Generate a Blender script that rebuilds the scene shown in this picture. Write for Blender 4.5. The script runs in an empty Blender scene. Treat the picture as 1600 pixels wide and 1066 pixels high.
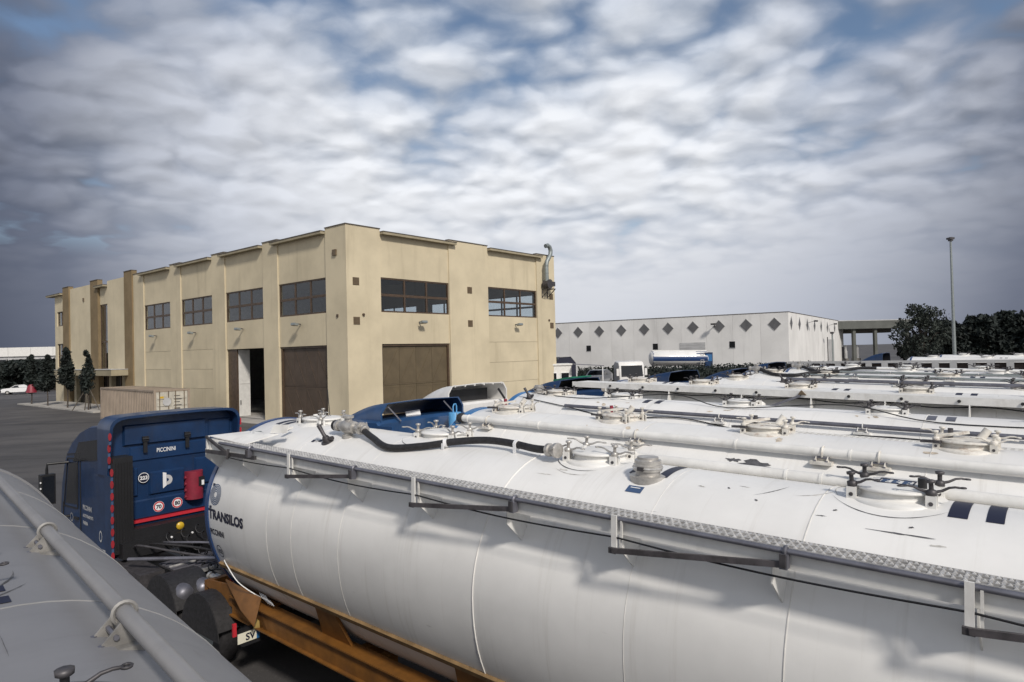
import bpy, math, random
from mathutils import Matrix, Vector
S = bpy.context.scene
COL = S.collection
R_ = math.radians
random.seed(11)
PI = math.pi

# ------------------------------------------------------------------ camera, sky, sun
cam = bpy.data.cameras.new('camera')
cam.sensor_width = 36.0
cam.lens = 36.0 * 1037 / 1600
cam.clip_start = 0.05
cam.clip_end = 3000
cam_o = bpy.data.objects.new('camera', cam)
COL.objects.link(cam_o)
cam_o.matrix_world = Matrix.Translation((0, 0, 4.7)) @ Matrix.Rotation(R_(90.94), 4, 'X') @ Matrix.Rotation(R_(-1.41), 4, 'Z')
S.camera = cam_o

SUN_EL, SUN_AZ = 39.0, 154.5          # azimuth clockwise from +Y
sd = Vector((math.sin(R_(SUN_AZ)) * math.cos(R_(SUN_EL)), math.cos(R_(SUN_AZ)) * math.cos(R_(SUN_EL)), math.sin(R_(SUN_EL))))
sun = bpy.data.lights.new('sun', 'SUN')
sun.energy = 2.2
sun.angle = R_(7.0)
sun.color = (1.0, 0.935, 0.85)
sun_o = bpy.data.objects.new('sun', sun)
COL.objects.link(sun_o)
sun_o.rotation_euler = sd.to_track_quat('Z', 'Y').to_euler()

world = bpy.data.worlds.new('World')
S.world = world
world.use_nodes = True
S.view_settings.view_transform = 'Standard'
S.view_settings.look = 'None'
S.view_settings.gamma = 1
S.view_settings.use_curve_mapping = False
S.view_settings.exposure = 0.46


class NT:
    """small node-tree writer"""
    def __init__(s, tree):
        s.t = tree
        s.n = tree.nodes
        s.n.clear()

    def add(s, kind, **kw):
        n = s.n.new(kind)
        for k, v in kw.items():
            setattr(n, k, v)
        return n

    def put(s, sock, v):
        if v is None:
            return
        if hasattr(v, 'is_output') or isinstance(v, bpy.types.NodeSocket):
            s.t.links.new(v, sock)
        else:
            if sock.type in ('RGBA',) and len(v) == 3:
                v = (*v, 1)
            sock.default_value = v

    def math(s, op, a, b=None, c=None, clamp=False):
        n = s.add('ShaderNodeMath', operation=op, use_clamp=clamp)
        for i, v in enumerate((a, b, c)):
            s.put(n.inputs[i], v)
        return n.outputs[0]

    def mix(s, fac, a, b, mode='MIX'):
        n = s.add('ShaderNodeMixRGB', blend_type=mode)
        s.put(n.inputs[0], fac)
        s.put(n.inputs[1], a)
        s.put(n.inputs[2], b)
        return n.outputs[0]

    def noise(s, vec, scale, detail=4, rough=0.55, dist=0.0):
        n = s.add('ShaderNodeTexNoise')
        s.put(n.inputs['Vector'], vec)
        n.inputs['Scale'].default_value = scale
        n.inputs['Detail'].default_value = detail
        n.inputs['Roughness'].default_value = rough
        n.inputs['Distortion'].default_value = dist
        return n.outputs[0]

    def ramp(s, fac, stops):
        n = s.add('ShaderNodeValToRGB')
        el = n.color_ramp.elements
        while len(el) > 1:
            el.remove(el[0])
        for i, (p, c) in enumerate(stops):
            e = el[0] if i == 0 else el.new(p)
            e.position = p
            e.color = (*c, 1) if not isinstance(c, (int, float)) else (c, c, c, 1)
        s.put(n.inputs[0], fac)
        return n.outputs[0]

    def smooth(s, v, a, b):
        n = s.add('ShaderNodeMapRange', interpolation_type='SMOOTHSTEP')
        s.put(n.inputs[0], v)
        n.inputs[1].default_value = a
        n.inputs[2].default_value = b
        return n.outputs[0]

    def mapping(s, vec, scale=(1, 1, 1), loc=(0, 0, 0), rot=(0, 0, 0)):
        n = s.add('ShaderNodeMapping')
        s.put(n.inputs[0], vec)
        n.inputs['Scale'].default_value = scale
        n.inputs['Location'].default_value = loc
        n.inputs['Rotation'].default_value = rot
        return n.outputs[0]


def build_world():
    t = NT(world.node_tree)
    tc = t.add('ShaderNodeTexCoord').outputs['Generated']
    sep = t.add('ShaderNodeSeparateXYZ')
    t.put(sep.inputs[0], tc)
    x, y, z = sep.outputs
    zz = t.math('MAXIMUM', z, 0.0)
    den = t.math('ADD', zz, 0.24)
    comb = t.add('ShaderNodeCombineXYZ')
    t.put(comb.inputs[0], t.math('DIVIDE', x, den))
    t.put(comb.inputs[1], t.math('DIVIDE', y, den))
    pr = t.mapping(comb.outputs[0], scale=(1.0, 1.1, 1), rot=(0, 0, R_(12)), loc=(4.1, 1.3, 0))
    wob = t.add('ShaderNodeTexNoise')
    t.put(wob.inputs['Vector'], pr)
    wob.inputs['Scale'].default_value = 3.0
    wob.inputs['Detail'].default_value = 4
    wv = t.add('ShaderNodeVectorMath', operation='MULTIPLY_ADD')
    t.put(wv.inputs[0], wob.outputs['Color'])
    wv.inputs[1].default_value = (0.20, 0.20, 0.0)
    t.put(wv.inputs[2], pr)

    def lobes(vec, scale, sm):
        vo = t.add('ShaderNodeTexVoronoi', feature='SMOOTH_F1')
        t.put(vo.inputs['Vector'], vec)
        vo.inputs['Scale'].default_value = scale
        vo.inputs['Smoothness'].default_value = sm
        return t.math('SUBTRACT', 0.8, vo.outputs['Distance'])

    def density(vec):
        q = t.math('MULTIPLY', t.noise(vec, 1.15, 3, 0.5), 1.0)
        q = t.math('ADD', q, t.math('MULTIPLY', lobes(vec, 6.2, 0.35), 0.44))
        q = t.math('ADD', q, t.math('MULTIPLY', lobes(vec, 14.0, 0.4), 0.18))
        return t.math('ADD', q, t.math('MULTIPLY', t.noise(vec, 9.0, 5, 0.55), 0.26))
    d = density(wv.outputs[0])                                     # about 0.95 on average
    # a copy shifted towards the sun gives the lit and the shaded sides of the puffs
    sh = t.add('ShaderNodeVectorMath', operation='ADD')
    t.put(sh.inputs[0], wv.outputs[0])
    sh.inputs[1].default_value = (0.01, -0.055, 0.0)
    relief = t.math('SUBTRACT', d, density(sh.outputs[0]))
    cover = t.smooth(zz, 0.56, 0.22)
    dd = t.math('ADD', d, t.math('MULTIPLY', cover, 0.30))
    mask = t.math('MAXIMUM', t.smooth(dd, 0.66, 0.94), t.smooth(zz, 0.20, 0.13))
    thick = t.smooth(dd, 0.80, 1.22)
    cl = t.mix(thick, (0.37, 0.41, 0.48), (0.60, 0.615, 0.645))
    fade = t.smooth(zz, 0.05, 0.32)
    rel = t.math('MULTIPLY_ADD', t.math('MULTIPLY', relief, fade), 1.1, 0.97)
    rel = t.math('MINIMUM', t.math('MAXIMUM', rel, 0.78), 1.10)
    rc = t.add('ShaderNodeCombineXYZ')
    for i in range(3):
        t.put(rc.inputs[i], rel)
    cl = t.mix(1.0, cl, rc.outputs[0], 'MULTIPLY')
    # pale hazy air low down
    low = t.smooth(zz, 0.25, 0.04)
    cl = t.mix(t.math('MULTIPLY', low, 0.92), cl, (0.48, 0.495, 0.535))
    # sides dimmed like lens vignetting; sky out of view brightened and warmed as fill
    dot = t.add('ShaderNodeVectorMath', operation='DOT_PRODUCT')
    t.put(dot.inputs[0], tc)
    dv = Vector((0.04, 0.93, 0.29)).normalized()
    dot.inputs[1].default_value = dv
    vignette_tint = t.ramp(t.math('MULTIPLY_ADD', dot.outputs['Value'], 0.5, 0.5), [(0.0, (1.0, 0.965, 0.92)), (0.62, (0.92, 0.89, 0.86)), (0.80, (0.40, 0.42, 0.48)), (0.865, (0.13, 0.145, 0.19)), (0.90, (0.25, 0.27, 0.33)), (0.95, (0.70, 0.72, 0.77)), (0.985, (1.0, 1.0, 1.0))])
    cl = t.mix(1.0, cl, vignette_tint, 'MULTIPLY')
    sky = t.add('ShaderNodeTexSky', sky_type='NISHITA')
    sky.sun_disc = False
    sky.sun_elevation = R_(SUN_EL)
    sky.sun_rotation = R_(SUN_AZ)
    b1 = t.add('ShaderNodeBackground')
    t.put(b1.inputs[0], sky.outputs[0])
    b1.inputs[1].default_value = 0.075
    b2 = t.add('ShaderNodeBackground')
    t.put(b2.inputs[0], cl)
    b2.inputs[1].default_value = 1.0
    mx = t.add('ShaderNodeMixShader')
    t.put(mx.inputs[0], mask)
    t.put(mx.inputs[1], b1.outputs[0])
    t.put(mx.inputs[2], b2.outputs[0])
    out = t.add('ShaderNodeOutputWorld')
    t.put(out.inputs[0], mx.outputs[0])


build_world()

# ------------------------------------------------------------------ materials
MATS = {}


def mat(name, col, rough=0.5, metal=0.0, var=0.12, vscale=3.0, bump=0.0, bscale=40.0, col2=None, streak=None,
        scuff=0.0, spec=0.5, coat=0.0, stretch=(1, 1, 1), emit=None):
    m = bpy.data.materials.new(name)
    m.use_nodes = True
    t = NT(m.node_tree)
    co = t.add('ShaderNodeTexCoord').outputs['Object']
    oi = t.add('ShaderNodeObjectInfo')
    v = t.add('ShaderNodeVectorMath', operation='ADD')
    t.put(v.inputs[0], co)
    sc = t.add('ShaderNodeVectorMath', operation='SCALE')
    sc.inputs[0].default_value = (7.3, 3.1, 5.7)
    t.put(sc.inputs['Scale'], oi.outputs['Random'])
    t.put(v.inputs[1], sc.outputs[0])
    co = v.outputs[0]
    n1 = t.noise(t.mapping(co, scale=stretch), vscale, 5, 0.6)
    f = t.smooth(n1, 0.3, 0.7)
    c2 = col2 or tuple(c * (1 - var * 2) for c in col)
    c1 = tuple(min(1, c * (1 + var * 0.5)) for c in col)
    base = t.mix(f, c1, c2)
    if streak:            # (strength, colour, scale vector)
        sn = t.noise(t.mapping(co, scale=streak[2]), 1.0, 6, 0.65)
        base = t.mix(t.math('MULTIPLY', t.smooth(sn, 0.52, 0.78), streak[0]), base, streak[1])
    if scuff:
        s1 = t.noise(t.mapping(co, scale=(1.3, 9, 9), rot=(0, 0, 0.15)), 1.6, 7, 0.7, 0.6)
        s2 = t.noise(co, 0.9, 2, 0.5)
        sm = t.math('MULTIPLY', t.smooth(s1, 0.64, 0.72), t.smooth(s2, 0.52, 0.66))
        base = t.mix(t.math('MULTIPLY', sm, scuff), base, (0.16, 0.15, 0.15))
    b = t.add('ShaderNodeBsdfPrincipled')
    t.put(b.inputs['Base Color'], base)
    t.put(b.inputs['Roughness'], t.math('MULTIPLY_ADD', n1, 0.25, max(0.02, rough - 0.12)))
    b.inputs['Metallic'].default_value = metal
    b.inputs['Specular IOR Level'].default_value = spec
    if coat:
        b.inputs['Coat Weight'].default_value = coat
        b.inputs['Coat Roughness'].default_value = 0.08
    if emit:
        b.inputs['Emission Color'].default_value = (*emit[0], 1)
        b.inputs['Emission Strength'].default_value = emit[1]
    if bump:
        bn = t.add('ShaderNodeBump')
        bn.inputs['Strength'].default_value = bump
        bn.inputs['Distance'].default_value = 0.02
        t.put(bn.inputs['Height'], t.noise(co, bscale, 4, 0.6))
        t.put(b.inputs['Normal'], bn.outputs[0])
    o = t.add('ShaderNodeOutputMaterial')
    t.put(o.inputs[0], b.outputs[0])
    MATS[name] = m
    return m


mat('tank_white', (0.80, 0.79, 0.765), 0.40, var=0.05, vscale=0.8, streak=(0.42, (0.52, 0.49, 0.44), (9.0, 0.45, 0.45)), scuff=0.7, coat=0.15, bump=0.012, bscale=1.6)
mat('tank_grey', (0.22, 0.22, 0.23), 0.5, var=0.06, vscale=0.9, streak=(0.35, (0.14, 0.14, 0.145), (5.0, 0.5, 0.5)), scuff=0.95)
mat('seam_grey', (0.27, 0.27, 0.27), 0.5, var=0.1)
mat('white_paint', (0.76, 0.75, 0.72), 0.45, var=0.06, vscale=4, streak=(0.35, (0.45, 0.41, 0.36), (6, 6, 2)))
mat('worn_white', (0.70, 0.67, 0.61), 0.6, var=0.12, vscale=8, streak=(0.8, (0.24, 0.12, 0.06), (9, 9, 9)))
mat('galvanised', (0.56, 0.55, 0.535), 0.45, 0.35, var=0.18, vscale=14)
mat('steel', (0.52, 0.50, 0.47), 0.42, 0.55, var=0.15, vscale=10)
mat('dark_metal', (0.085, 0.08, 0.085), 0.5, 0.35, var=0.2, vscale=9)
mat('strut_grey', (0.115, 0.105, 0.11), 0.5, 0.3, var=0.25, vscale=6)
mat('rail_grey', (0.20, 0.20, 0.23), 0.45, 0.55, var=0.15, vscale=5)
mat('black', (0.015, 0.015, 0.017), 0.5, var=0.15)
mat('rubber', (0.022, 0.021, 0.023), 0.62, var=0.25, vscale=20, bump=0.15, bscale=60)
mat('decal_navy', (0.012, 0.014, 0.035), 0.5, var=0.05)
mat('decal_blue', (0.05, 0.09, 0.18), 0.5, var=0.1)
mat('decal_white', (0.80, 0.80, 0.80), 0.45, var=0.03)
mat('peeled', (0.10, 0.10, 0.11), 0.7, var=0.25, vscale=15)
mat('seam', (0.70, 0.685, 0.65), 0.5, var=0.1, vscale=6)
mat('seam_bright', (0.82, 0.80, 0.76), 0.4, var=0.04)
mat('ring_blue', (0.018, 0.05, 0.15), 0.35, var=0.1, coat=0.3)
mat('cab_blue', (0.010, 0.034, 0.098), 0.36, var=0.14, vscale=2, coat=0.25, streak=(0.5, (0.026, 0.030, 0.038), (3, 3, 0.6)))
mat('cab_mid_blue', (0.016, 0.062, 0.165), 0.36, var=0.12, vscale=2, coat=0.25)
mat('cab_light_blue', (0.03, 0.15, 0.36), 0.42, var=0.08, coat=0.2)
mat('bag_blue', (0.11, 0.36, 0.66), 0.5, var=0.08, vscale=6)
mat('cab_white', (0.74, 0.73, 0.71), 0.35, var=0.05, coat=0.3)
mat('red', (0.55, 0.03, 0.045), 0.4, var=0.1)
mat('tape_red', (0.30, 0.02, 0.03), 0.5, var=0.15)
mat('dark_red', (0.24, 0.02, 0.04), 0.5, var=0.12, vscale=5)
mat('lamp_amber', (0.65, 0.42, 0.03), 0.3, var=0.1)
mat('glass_dark', (0.012, 0.014, 0.018), 0.12, var=0.1, spec=0.6)
mat('orange', (0.21, 0.088, 0.016), 0.5, var=0.16, vscale=4, streak=(0.6, (0.13, 0.06, 0.025), (3, 3, 3)))
mat('chock_yellow', (0.30, 0.21, 0.06), 0.6, var=0.2, vscale=8)
mat('plate_cream', (0.75, 0.73, 0.60), 0.4, var=0.04)
mat('rust_rail', (0.27, 0.17, 0.075), 0.65, var=0.2, vscale=6)
mat('wall_tan', (0.62, 0.54, 0.385), 0.85, var=0.07, vscale=0.3, bump=0.12, bscale=30, streak=(0.42, (0.37, 0.315, 0.215), (1.3, 1.3, 0.10)), spec=0.2)
mat('trim_tan', (0.36, 0.315, 0.22), 0.8, var=0.08, vscale=1.2, spec=0.2, streak=(0.4, (0.22, 0.19, 0.14), (2, 2, 0.5)))
mat('flashing', (0.16, 0.14, 0.12), 0.5, 0.4, var=0.15)
mat('frame_brown', (0.085, 0.055, 0.035), 0.5, var=0.15, vscale=4)
mat('door_brown', (0.125, 0.095, 0.055), 0.55, var=0.10, vscale=0.9, streak=(0.3, (0.075, 0.055, 0.032), (2, 2, 0.4)))
mat('door_dark', (0.075, 0.052, 0.036), 0.55, var=0.10, vscale=1.1)
mat('vent_brown', (0.14, 0.10, 0.06), 0.6, var=0.1)
mat('door_white', (0.66, 0.65, 0.62), 0.5, var=0.06)
mat('concrete', (0.40, 0.38, 0.35), 0.85, var=0.12, vscale=0.8, bump=0.2, bscale=25, streak=(0.3, (0.25, 0.24, 0.22), (0.7, 0.7, 0.7)))
mat('interior', (0.16, 0.15, 0.14), 0.9, var=0.1)
mat('shed_white', (0.76, 0.75, 0.73), 0.8, var=0.06, vscale=0.2, streak=(0.4, (0.38, 0.37, 0.36), (0.6, 0.6, 0.05)), spec=0.2)
mat('diamond_grey', (0.13, 0.13, 0.135), 0.5, var=0.12, vscale=1)
mat('pale_grey', (0.48, 0.48, 0.48), 0.7, var=0.08, vscale=1)
mat('roof_far', (0.28, 0.29, 0.30), 0.7, var=0.12, vscale=0.5)
mat('container', (0.33, 0.265, 0.205), 0.65, var=0.10, vscale=0.8, streak=(0.7, (0.16, 0.12, 0.09), (3.5, 3.5, 0.4)))
mat('container_door', (0.52, 0.49, 0.42), 0.6, var=0.10, vscale=1.5, streak=(0.6, (0.28, 0.22, 0.16), (4, 4, 0.7)))
mat('bark', (0.075, 0.06, 0.05), 0.9, var=0.25, vscale=7, bump=0.4, bscale=20)
mat('leaf_dark', (0.026, 0.034, 0.031), 0.7, var=0.35, vscale=0.9, spec=0.25)
mat('leaf_mid', (0.045, 0.055, 0.046), 0.7, var=0.35, vscale=0.7, spec=0.25)
mat('stake', (0.10, 0.085, 0.07), 0.85, var=0.2)
mat('car_white', (0.72, 0.72, 0.72), 0.3, var=0.03, coat=0.5)
mat('car_grey', (0.22, 0.23, 0.25), 0.3, 0.3, var=0.05, coat=0.5)
mat('green', (0.01, 0.17, 0.10), 0.55, var=0.1)
mat('mast', (0.28, 0.31, 0.31), 0.5, 0.4, var=0.08)
mat('timber_dark', (0.055, 0.04, 0.035), 0.8, var=0.2, vscale=3)
mat('lit_slot', (0.8, 0.8, 0.8), 0.5, var=0.02)


def ground_mat():
    m = bpy.data.materials.new('asphalt')
    m.use_nodes = True
    t = NT(m.node_tree)
    co = t.add('ShaderNodeTexCoord').outputs['Object']
    a = t.noise(co, 0.07, 4, 0.6, 0.5)
    b = t.noise(co, 0.5, 6, 0.65)
    c = t.noise(co, 22.0, 3, 0.7)
    base = t.mix(t.smooth(a, 0.35, 0.65), (0.052, 0.049, 0.049), (0.108, 0.101, 0.096))
    base = t.mix(t.math('MULTIPLY', t.smooth(b, 0.5, 0.75), 0.6), base, (0.040, 0.038, 0.038))
    base = t.mix(t.math('MULTIPLY', t.smooth(c, 0.56, 0.72), 0.45), base, (0.19, 0.18, 0.17))
    # dark tyre tracks sweeping along the yard
    tr = t.noise(t.mapping(co, scale=(0.06, 0.42, 1), rot=(0, 0, R_(-34))), 1.0, 4, 0.6, 0.8)
    base = t.mix(t.math('MULTIPLY', t.smooth(tr, 0.50, 0.68), 0.55), base, (0.026, 0.025, 0.026))
    bs = t.add('ShaderNodeBsdfPrincipled')
    t.put(bs.inputs['Base Color'], base)
    t.put(bs.inputs['Roughness'], t.math('MULTIPLY_ADD', b, 0.3, 0.6))
    bn = t.add('ShaderNodeBump')
    bn.inputs['Strength'].default_value = 0.35
    t.put(bn.inputs['Height'], c)
    t.put(bs.inputs['Normal'], bn.outputs[0])
    o = t.add('ShaderNodeOutputMaterial')
    t.put(o.inputs[0], bs.outputs[0])
    MATS['asphalt'] = m


ground_mat()


def glass_mat():
    """thin tinted window glass: see-through with a sharp reflection"""
    m = bpy.data.materials.new('glass')
    m.use_nodes = True
    t = NT(m.node_tree)
    tr = t.add('ShaderNodeBsdfTransparent')
    tr.inputs[0].default_value = (0.84, 0.87, 0.88, 1)
    gl = t.add('ShaderNodeBsdfGlossy')
    gl.inputs['Roughness'].default_value = 0.03
    gl.inputs[0].default_value = (0.9, 0.92, 0.95, 1)
    lw = t.add('ShaderNodeLayerWeight')
    lw.inputs[0].default_value = 0.5
    fr = t.math('MULTIPLY_ADD', t.math('POWER', lw.outputs['Facing'], 4.0), 0.8, 0.035, clamp=True)
    mx = t.add('ShaderNodeMixShader')
    t.put(mx.inputs[0], fr)
    t.put(mx.inputs[1], tr.outputs[0])
    t.put(mx.inputs[2], gl.outputs[0])
    o = t.add('ShaderNodeOutputMaterial')
    t.put(o.inputs[0], mx.outputs[0])
    MATS['glass'] = m


glass_mat()


# ------------------------------------------------------------------ mesh helpers
class MB:
    def __init__(s):
        s.v, s.f, s.sm, s.mi, s.ml = [], [], [], [], []

    def midx(s, m):
        if m not in s.ml:
            s.ml.append(m)
        return s.ml.index(m)

    def add(s, vs, fs, m, smooth=False):
        b = len(s.v)
        s.v += [tuple(v) for v in vs]
        k = s.midx(m)
        for f in fs:
            s.f.append(tuple(i + b for i in f))
            s.sm.append(smooth)
            s.mi.append(k)
        return s

    def box(s, c, d, m, rot=None):
        hx, hy, hz = d[0] / 2, d[1] / 2, d[2] / 2
        vs = [Vector((x, y, z)) for x in (-hx, hx) for y in (-hy, hy) for z in (-hz, hz)]
        if rot is not None:
            vs = [rot @ v for v in vs]
        vs = [v + Vector(c) for v in vs]
        return s.add(vs, [(0, 1, 3, 2), (4, 6, 7, 5), (0, 4, 5, 1), (2, 3, 7, 6), (0, 2, 6, 4), (1, 5, 7, 3)], m)

    def b6(s, x0, x1, y0, y1, z0, z1, m):
        return s.box(((x0 + x1) / 2, (y0 + y1) / 2, (z0 + z1) / 2), (abs(x1 - x0), abs(y1 - y0), abs(z1 - z0)), m)

    def bar(s, p0, p1, w, h, m, up=(0, 0, 1)):
        p0, p1 = Vector(p0), Vector(p1)
        d = p1 - p0
        L = d.length
        x = d.normalized()
        u = Vector(up)
        y = u.cross(x)
        if y.length < 1e-4:
            y = Vector((0, 1, 0)).cross(x)
        y.normalize()
        z = x.cross(y)
        r = Matrix((x, y, z)).transposed()
        return s.box((p0 + p1) / 2, (L, w, h), m, r)

    def tube(s, pts, r, m, n=8, cap=True, smooth=True):
        pts = [Vector(p) for p in pts]
        k = len(pts)
        rs = r if isinstance(r, (list, tuple)) else [r] * k
        tang = []
        for i in range(k):
            a = pts[max(0, i - 1)]
            b = pts[min(k - 1, i + 1)]
            tang.append((b - a).normalized())
        ref = Vector((0, 0, 1)) if abs(tang[0].z) < 0.9 else Vector((1, 0, 0))
        u = (ref - tang[0] * ref.dot(tang[0])).normalized()
        vs, fs = [], []
        for i in range(k):
            u = (u - tang[i] * u.dot(tang[i])).normalized()
            w = tang[i].cross(u)
            for j in range(n):
                a = 2 * PI * j / n
                vs.append(pts[i] + (u * math.cos(a) + w * math.sin(a)) * rs[i])
        for i in range(k - 1):
            for j in range(n):
                a, b = i * n + j, i * n + (j + 1) % n
                fs.append((a, b, b + n, a + n))
        s.add(vs, fs, m, smooth)
        if cap:
            s.add(vs[:n], [tuple(reversed(range(n)))], m)
            s.add(vs[-n:], [tuple(range(n))], m)
        return s

    def cyl(s, p0, p1, r0, m, r1=None, n=16, smooth=True):
        return s.tube([p0, p1], [r0, r0 if r1 is None else r1], m, n, True, smooth)

    def lathe(s, prof, o, m, n=20, axis=None, smooth=True):
        """prof: (r, h) pairs along axis"""
        ax = Vector(axis or (0, 0, 1)).normalized()
        ref = Vector((0, 1, 0)) if abs(ax.y) < 0.9 else Vector((1, 0, 0))
        u = (ref - ax * ref.dot(ax)).normalized()
        w = ax.cross(u)
        o = Vector(o)
        vs, fs = [], []
        for r, h in prof:
            for j in range(n):
                a = 2 * PI * j / n
                vs.append(o + ax * h + (u * math.cos(a) + w * math.sin(a)) * r)
        for i in range(len(prof) - 1):
            for j in range(n):
                a, b = i * n + j, i * n + (j + 1) % n
                fs.append((a, b, b + n, a + n))
        s.add(vs, fs, m, smooth)
        s.add(vs[-n:], [tuple(range(n))], m)
        s.add(vs[:n], [tuple(reversed(range(n)))], m)
        return s

    def prism(s, poly, off, m):
        """closed polygon of 3-D points pushed along off"""
        p = [Vector(q) for q in poly]
        o = Vector(off)
        n = len(p)
        vs = p + [q + o for q in p]
        fs = [tuple(range(n)), tuple(reversed(range(n, 2 * n)))]
        fs += [(i, i + n, (i + 1) % n + n, (i + 1) % n) for i in range(n)]
        return s.add(vs, fs, m)

    def quad(s, a, b, c, d, m):
        return s.add([a, b, c, d], [(0, 1, 2, 3)], m)

    def torus(s, c, R, r, m, axis='z', n=12, k=6):
        c = Vector(c)
        pts = []
        for i in range(n + 1):
            a = 2 * PI * i / n
            q = (math.cos(a) * R, math.sin(a) * R)
            pts.append(c + Vector({'z': (q[0], q[1], 0), 'x': (0, q[0], q[1]), 'y': (q[0], 0, q[1])}[axis]))
        return s.tube(pts, r, m, k, False)

    def xf(s, M):
        s.v = [tuple(M @ Vector(v)) for v in s.v]
        return s

    def mesh(s, name):
        me = bpy.data.meshes.new(name)
        me.from_pydata(s.v, [], s.f)
        for mm in s.ml:
            me.materials.append(MATS[mm])
        me.polygons.foreach_set('material_index', s.mi)
        me.polygons.foreach_set('use_smooth', s.sm)
        me.update()
        return me

    def build(s, name, parent=None, fix=True, loc=None, rot=None):
        me = s.mesh(name)
        if fix:
            import bmesh
            bm = bmesh.new()
            bm.from_mesh(me)
            bmesh.ops.remove_doubles(bm, verts=bm.verts, dist=1e-5)
            bmesh.ops.recalc_face_normals(bm, faces=bm.faces)
            bm.to_mesh(me)
            bm.free()
            try:
                me.set_sharp_from_angle(angle=R_(40))
            except Exception:
                pass
        return ob(name, me, parent, loc, rot)


def ob(name, me, parent=None, loc=None, rot=None, scale=None):
    o = bpy.data.objects.new(name, me)
    COL.objects.link(o)
    if parent:
        o.parent = parent
    if loc:
        o.location = loc
    if rot:
        o.rotation_euler = rot
    if scale:
        o.scale = scale
    return o


def tag(o, label=None, cat=None, group=None, kind=None):
    for k, v in (('label', label), ('category', cat), ('group', group), ('kind', kind)):
        if v:
            o[k] = v
    return o


def thing(name, label, cat, loc=(0, 0, 0), rz=0, group=None, tilt=0):
    o = bpy.data.objects.new(name, None)
    o.empty_display_size = 0.3
    COL.objects.link(o)
    o.location = loc
    o.rotation_euler = (0, R_(tilt), R_(rz))
    return tag(o, label, cat, group)


def text_mb(s, size, m, bold=0.0, spacing=1.0, wscale=1.0):
    """lettering as flat mesh in its own x-y plane, left aligned, baseline y=0"""
    cu = bpy.data.curves.new('lettering', 'FONT')
    cu.body = s
    cu.size = size
    cu.offset = bold
    cu.space_character = spacing
    cu.resolution_u = 3
    o = bpy.data.objects.new('lettering', cu)
    COL.objects.link(o)
    dg = bpy.context.evaluated_depsgraph_get()
    dg.update()
    me = bpy.data.meshes.new_from_object(o.evaluated_get(dg))
    mb = MB()
    mb.add([(v.co.x * wscale, v.co.y, 0) for v in me.vertices], [tuple(p.vertices) for p in me.polygons], m)
    bpy.data.objects.remove(o)
    bpy.data.meshes.remove(me)
    bpy.data.curves.remove(cu)
    return mb


def disc_mb(mb, r, m, z=0.0, n=20, c=(0, 0)):
    vs = [(c[0] + r * math.cos(2 * PI * i / n), c[1] + r * math.sin(2 * PI * i / n), z) for i in range(n)]
    return mb.add(vs, [tuple(range(n))], m)


def ring_mb(mb, r0, r1, m, z=0.0, n=24, c=(0, 0), a0=0, a1=360):
    k = n + 1
    vs = []
    for i in range(k):
        a = R_(a0 + (a1 - a0) * i / n)
        vs += [(c[0] + r0 * math.cos(a), c[1] + r0 * math.sin(a), z), (c[0] + r1 * math.cos(a), c[1] + r1 * math.sin(a), z)]
    return mb.add(vs, [(2 * i, 2 * i + 1, 2 * i + 3, 2 * i + 2) for i in range(n)], m)

# ------------------------------------------------------------------ ground and paving
g = MB()
g.quad((-1500, -300, 0), (1500, -300, 0), (1500, 2200, 0), (-1500, 2200, 0), 'asphalt')
tag(g.build('ground', fix=False), kind='structure')
BO, BYAW = (-10.8, 43.6, 0), 50.0
BM = Matrix.Translation(BO) @ Matrix.Rotation(R_(BYAW), 4, 'Z')


def setting(name, mb):
    return tag(mb.build(name), kind='structure')


p = MB()
for i in range(8):        # paving bays with open joints
    y0 = 33.0 + i * 3.05
    p.b6(-4.4, -0.02, y0, y0 + 3.03, 0.0, 0.13, 'concrete')
p.xf(BM)
setting('pavement', p)
p = MB()
for i in range(3):
    p.b6(-1.9, -0.02, 1.8 + i * 5.2, 1.8 + i * 5.2 + 5.18, 0.0, 0.03, 'concrete')
p.xf(BM)
setting('door_apron', p)

# ------------------------------------------------------------------ tan workshop building
mat('fin_brown', (0.235, 0.175, 0.10), 0.8, var=0.08, vscale=0.6, spec=0.2, streak=(0.3, (0.15, 0.11, 0.07), (2, 2, 0.2)))
H_B, LEN_B, WID_B = 13.42, 59.4, 23.1
bld = thing('workshop_building', 'tan two storey workshop with brown bay doors and long flat parapet', 'building', BO, BYAW)


def fp(face, s, z, d):
    if face == 'L':
        return (d, s, z)
    if face == 'R':
        return (s, d, z)
    return (WID_B - d, s, z)


def fbox(mb, face, s0, s1, z0, z1, d0, d1, m):
    a, b = Vector(fp(face, s0, z0, d0)), Vector(fp(face, s1, z1, d1))
    return mb.b6(min(a.x, b.x), max(a.x, b.x), min(a.y, b.y), max(a.y, b.y), min(a.z, b.z), max(a.z, b.z), m)


def wall_piece(name, face, s0, s1, z0, z1, d0, d1, m, parent=None):
    mb = MB()
    fbox(mb, face, s0, s1, z0, z1, d0, d1, m)
    return mb.build(name, parent or bld)


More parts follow.
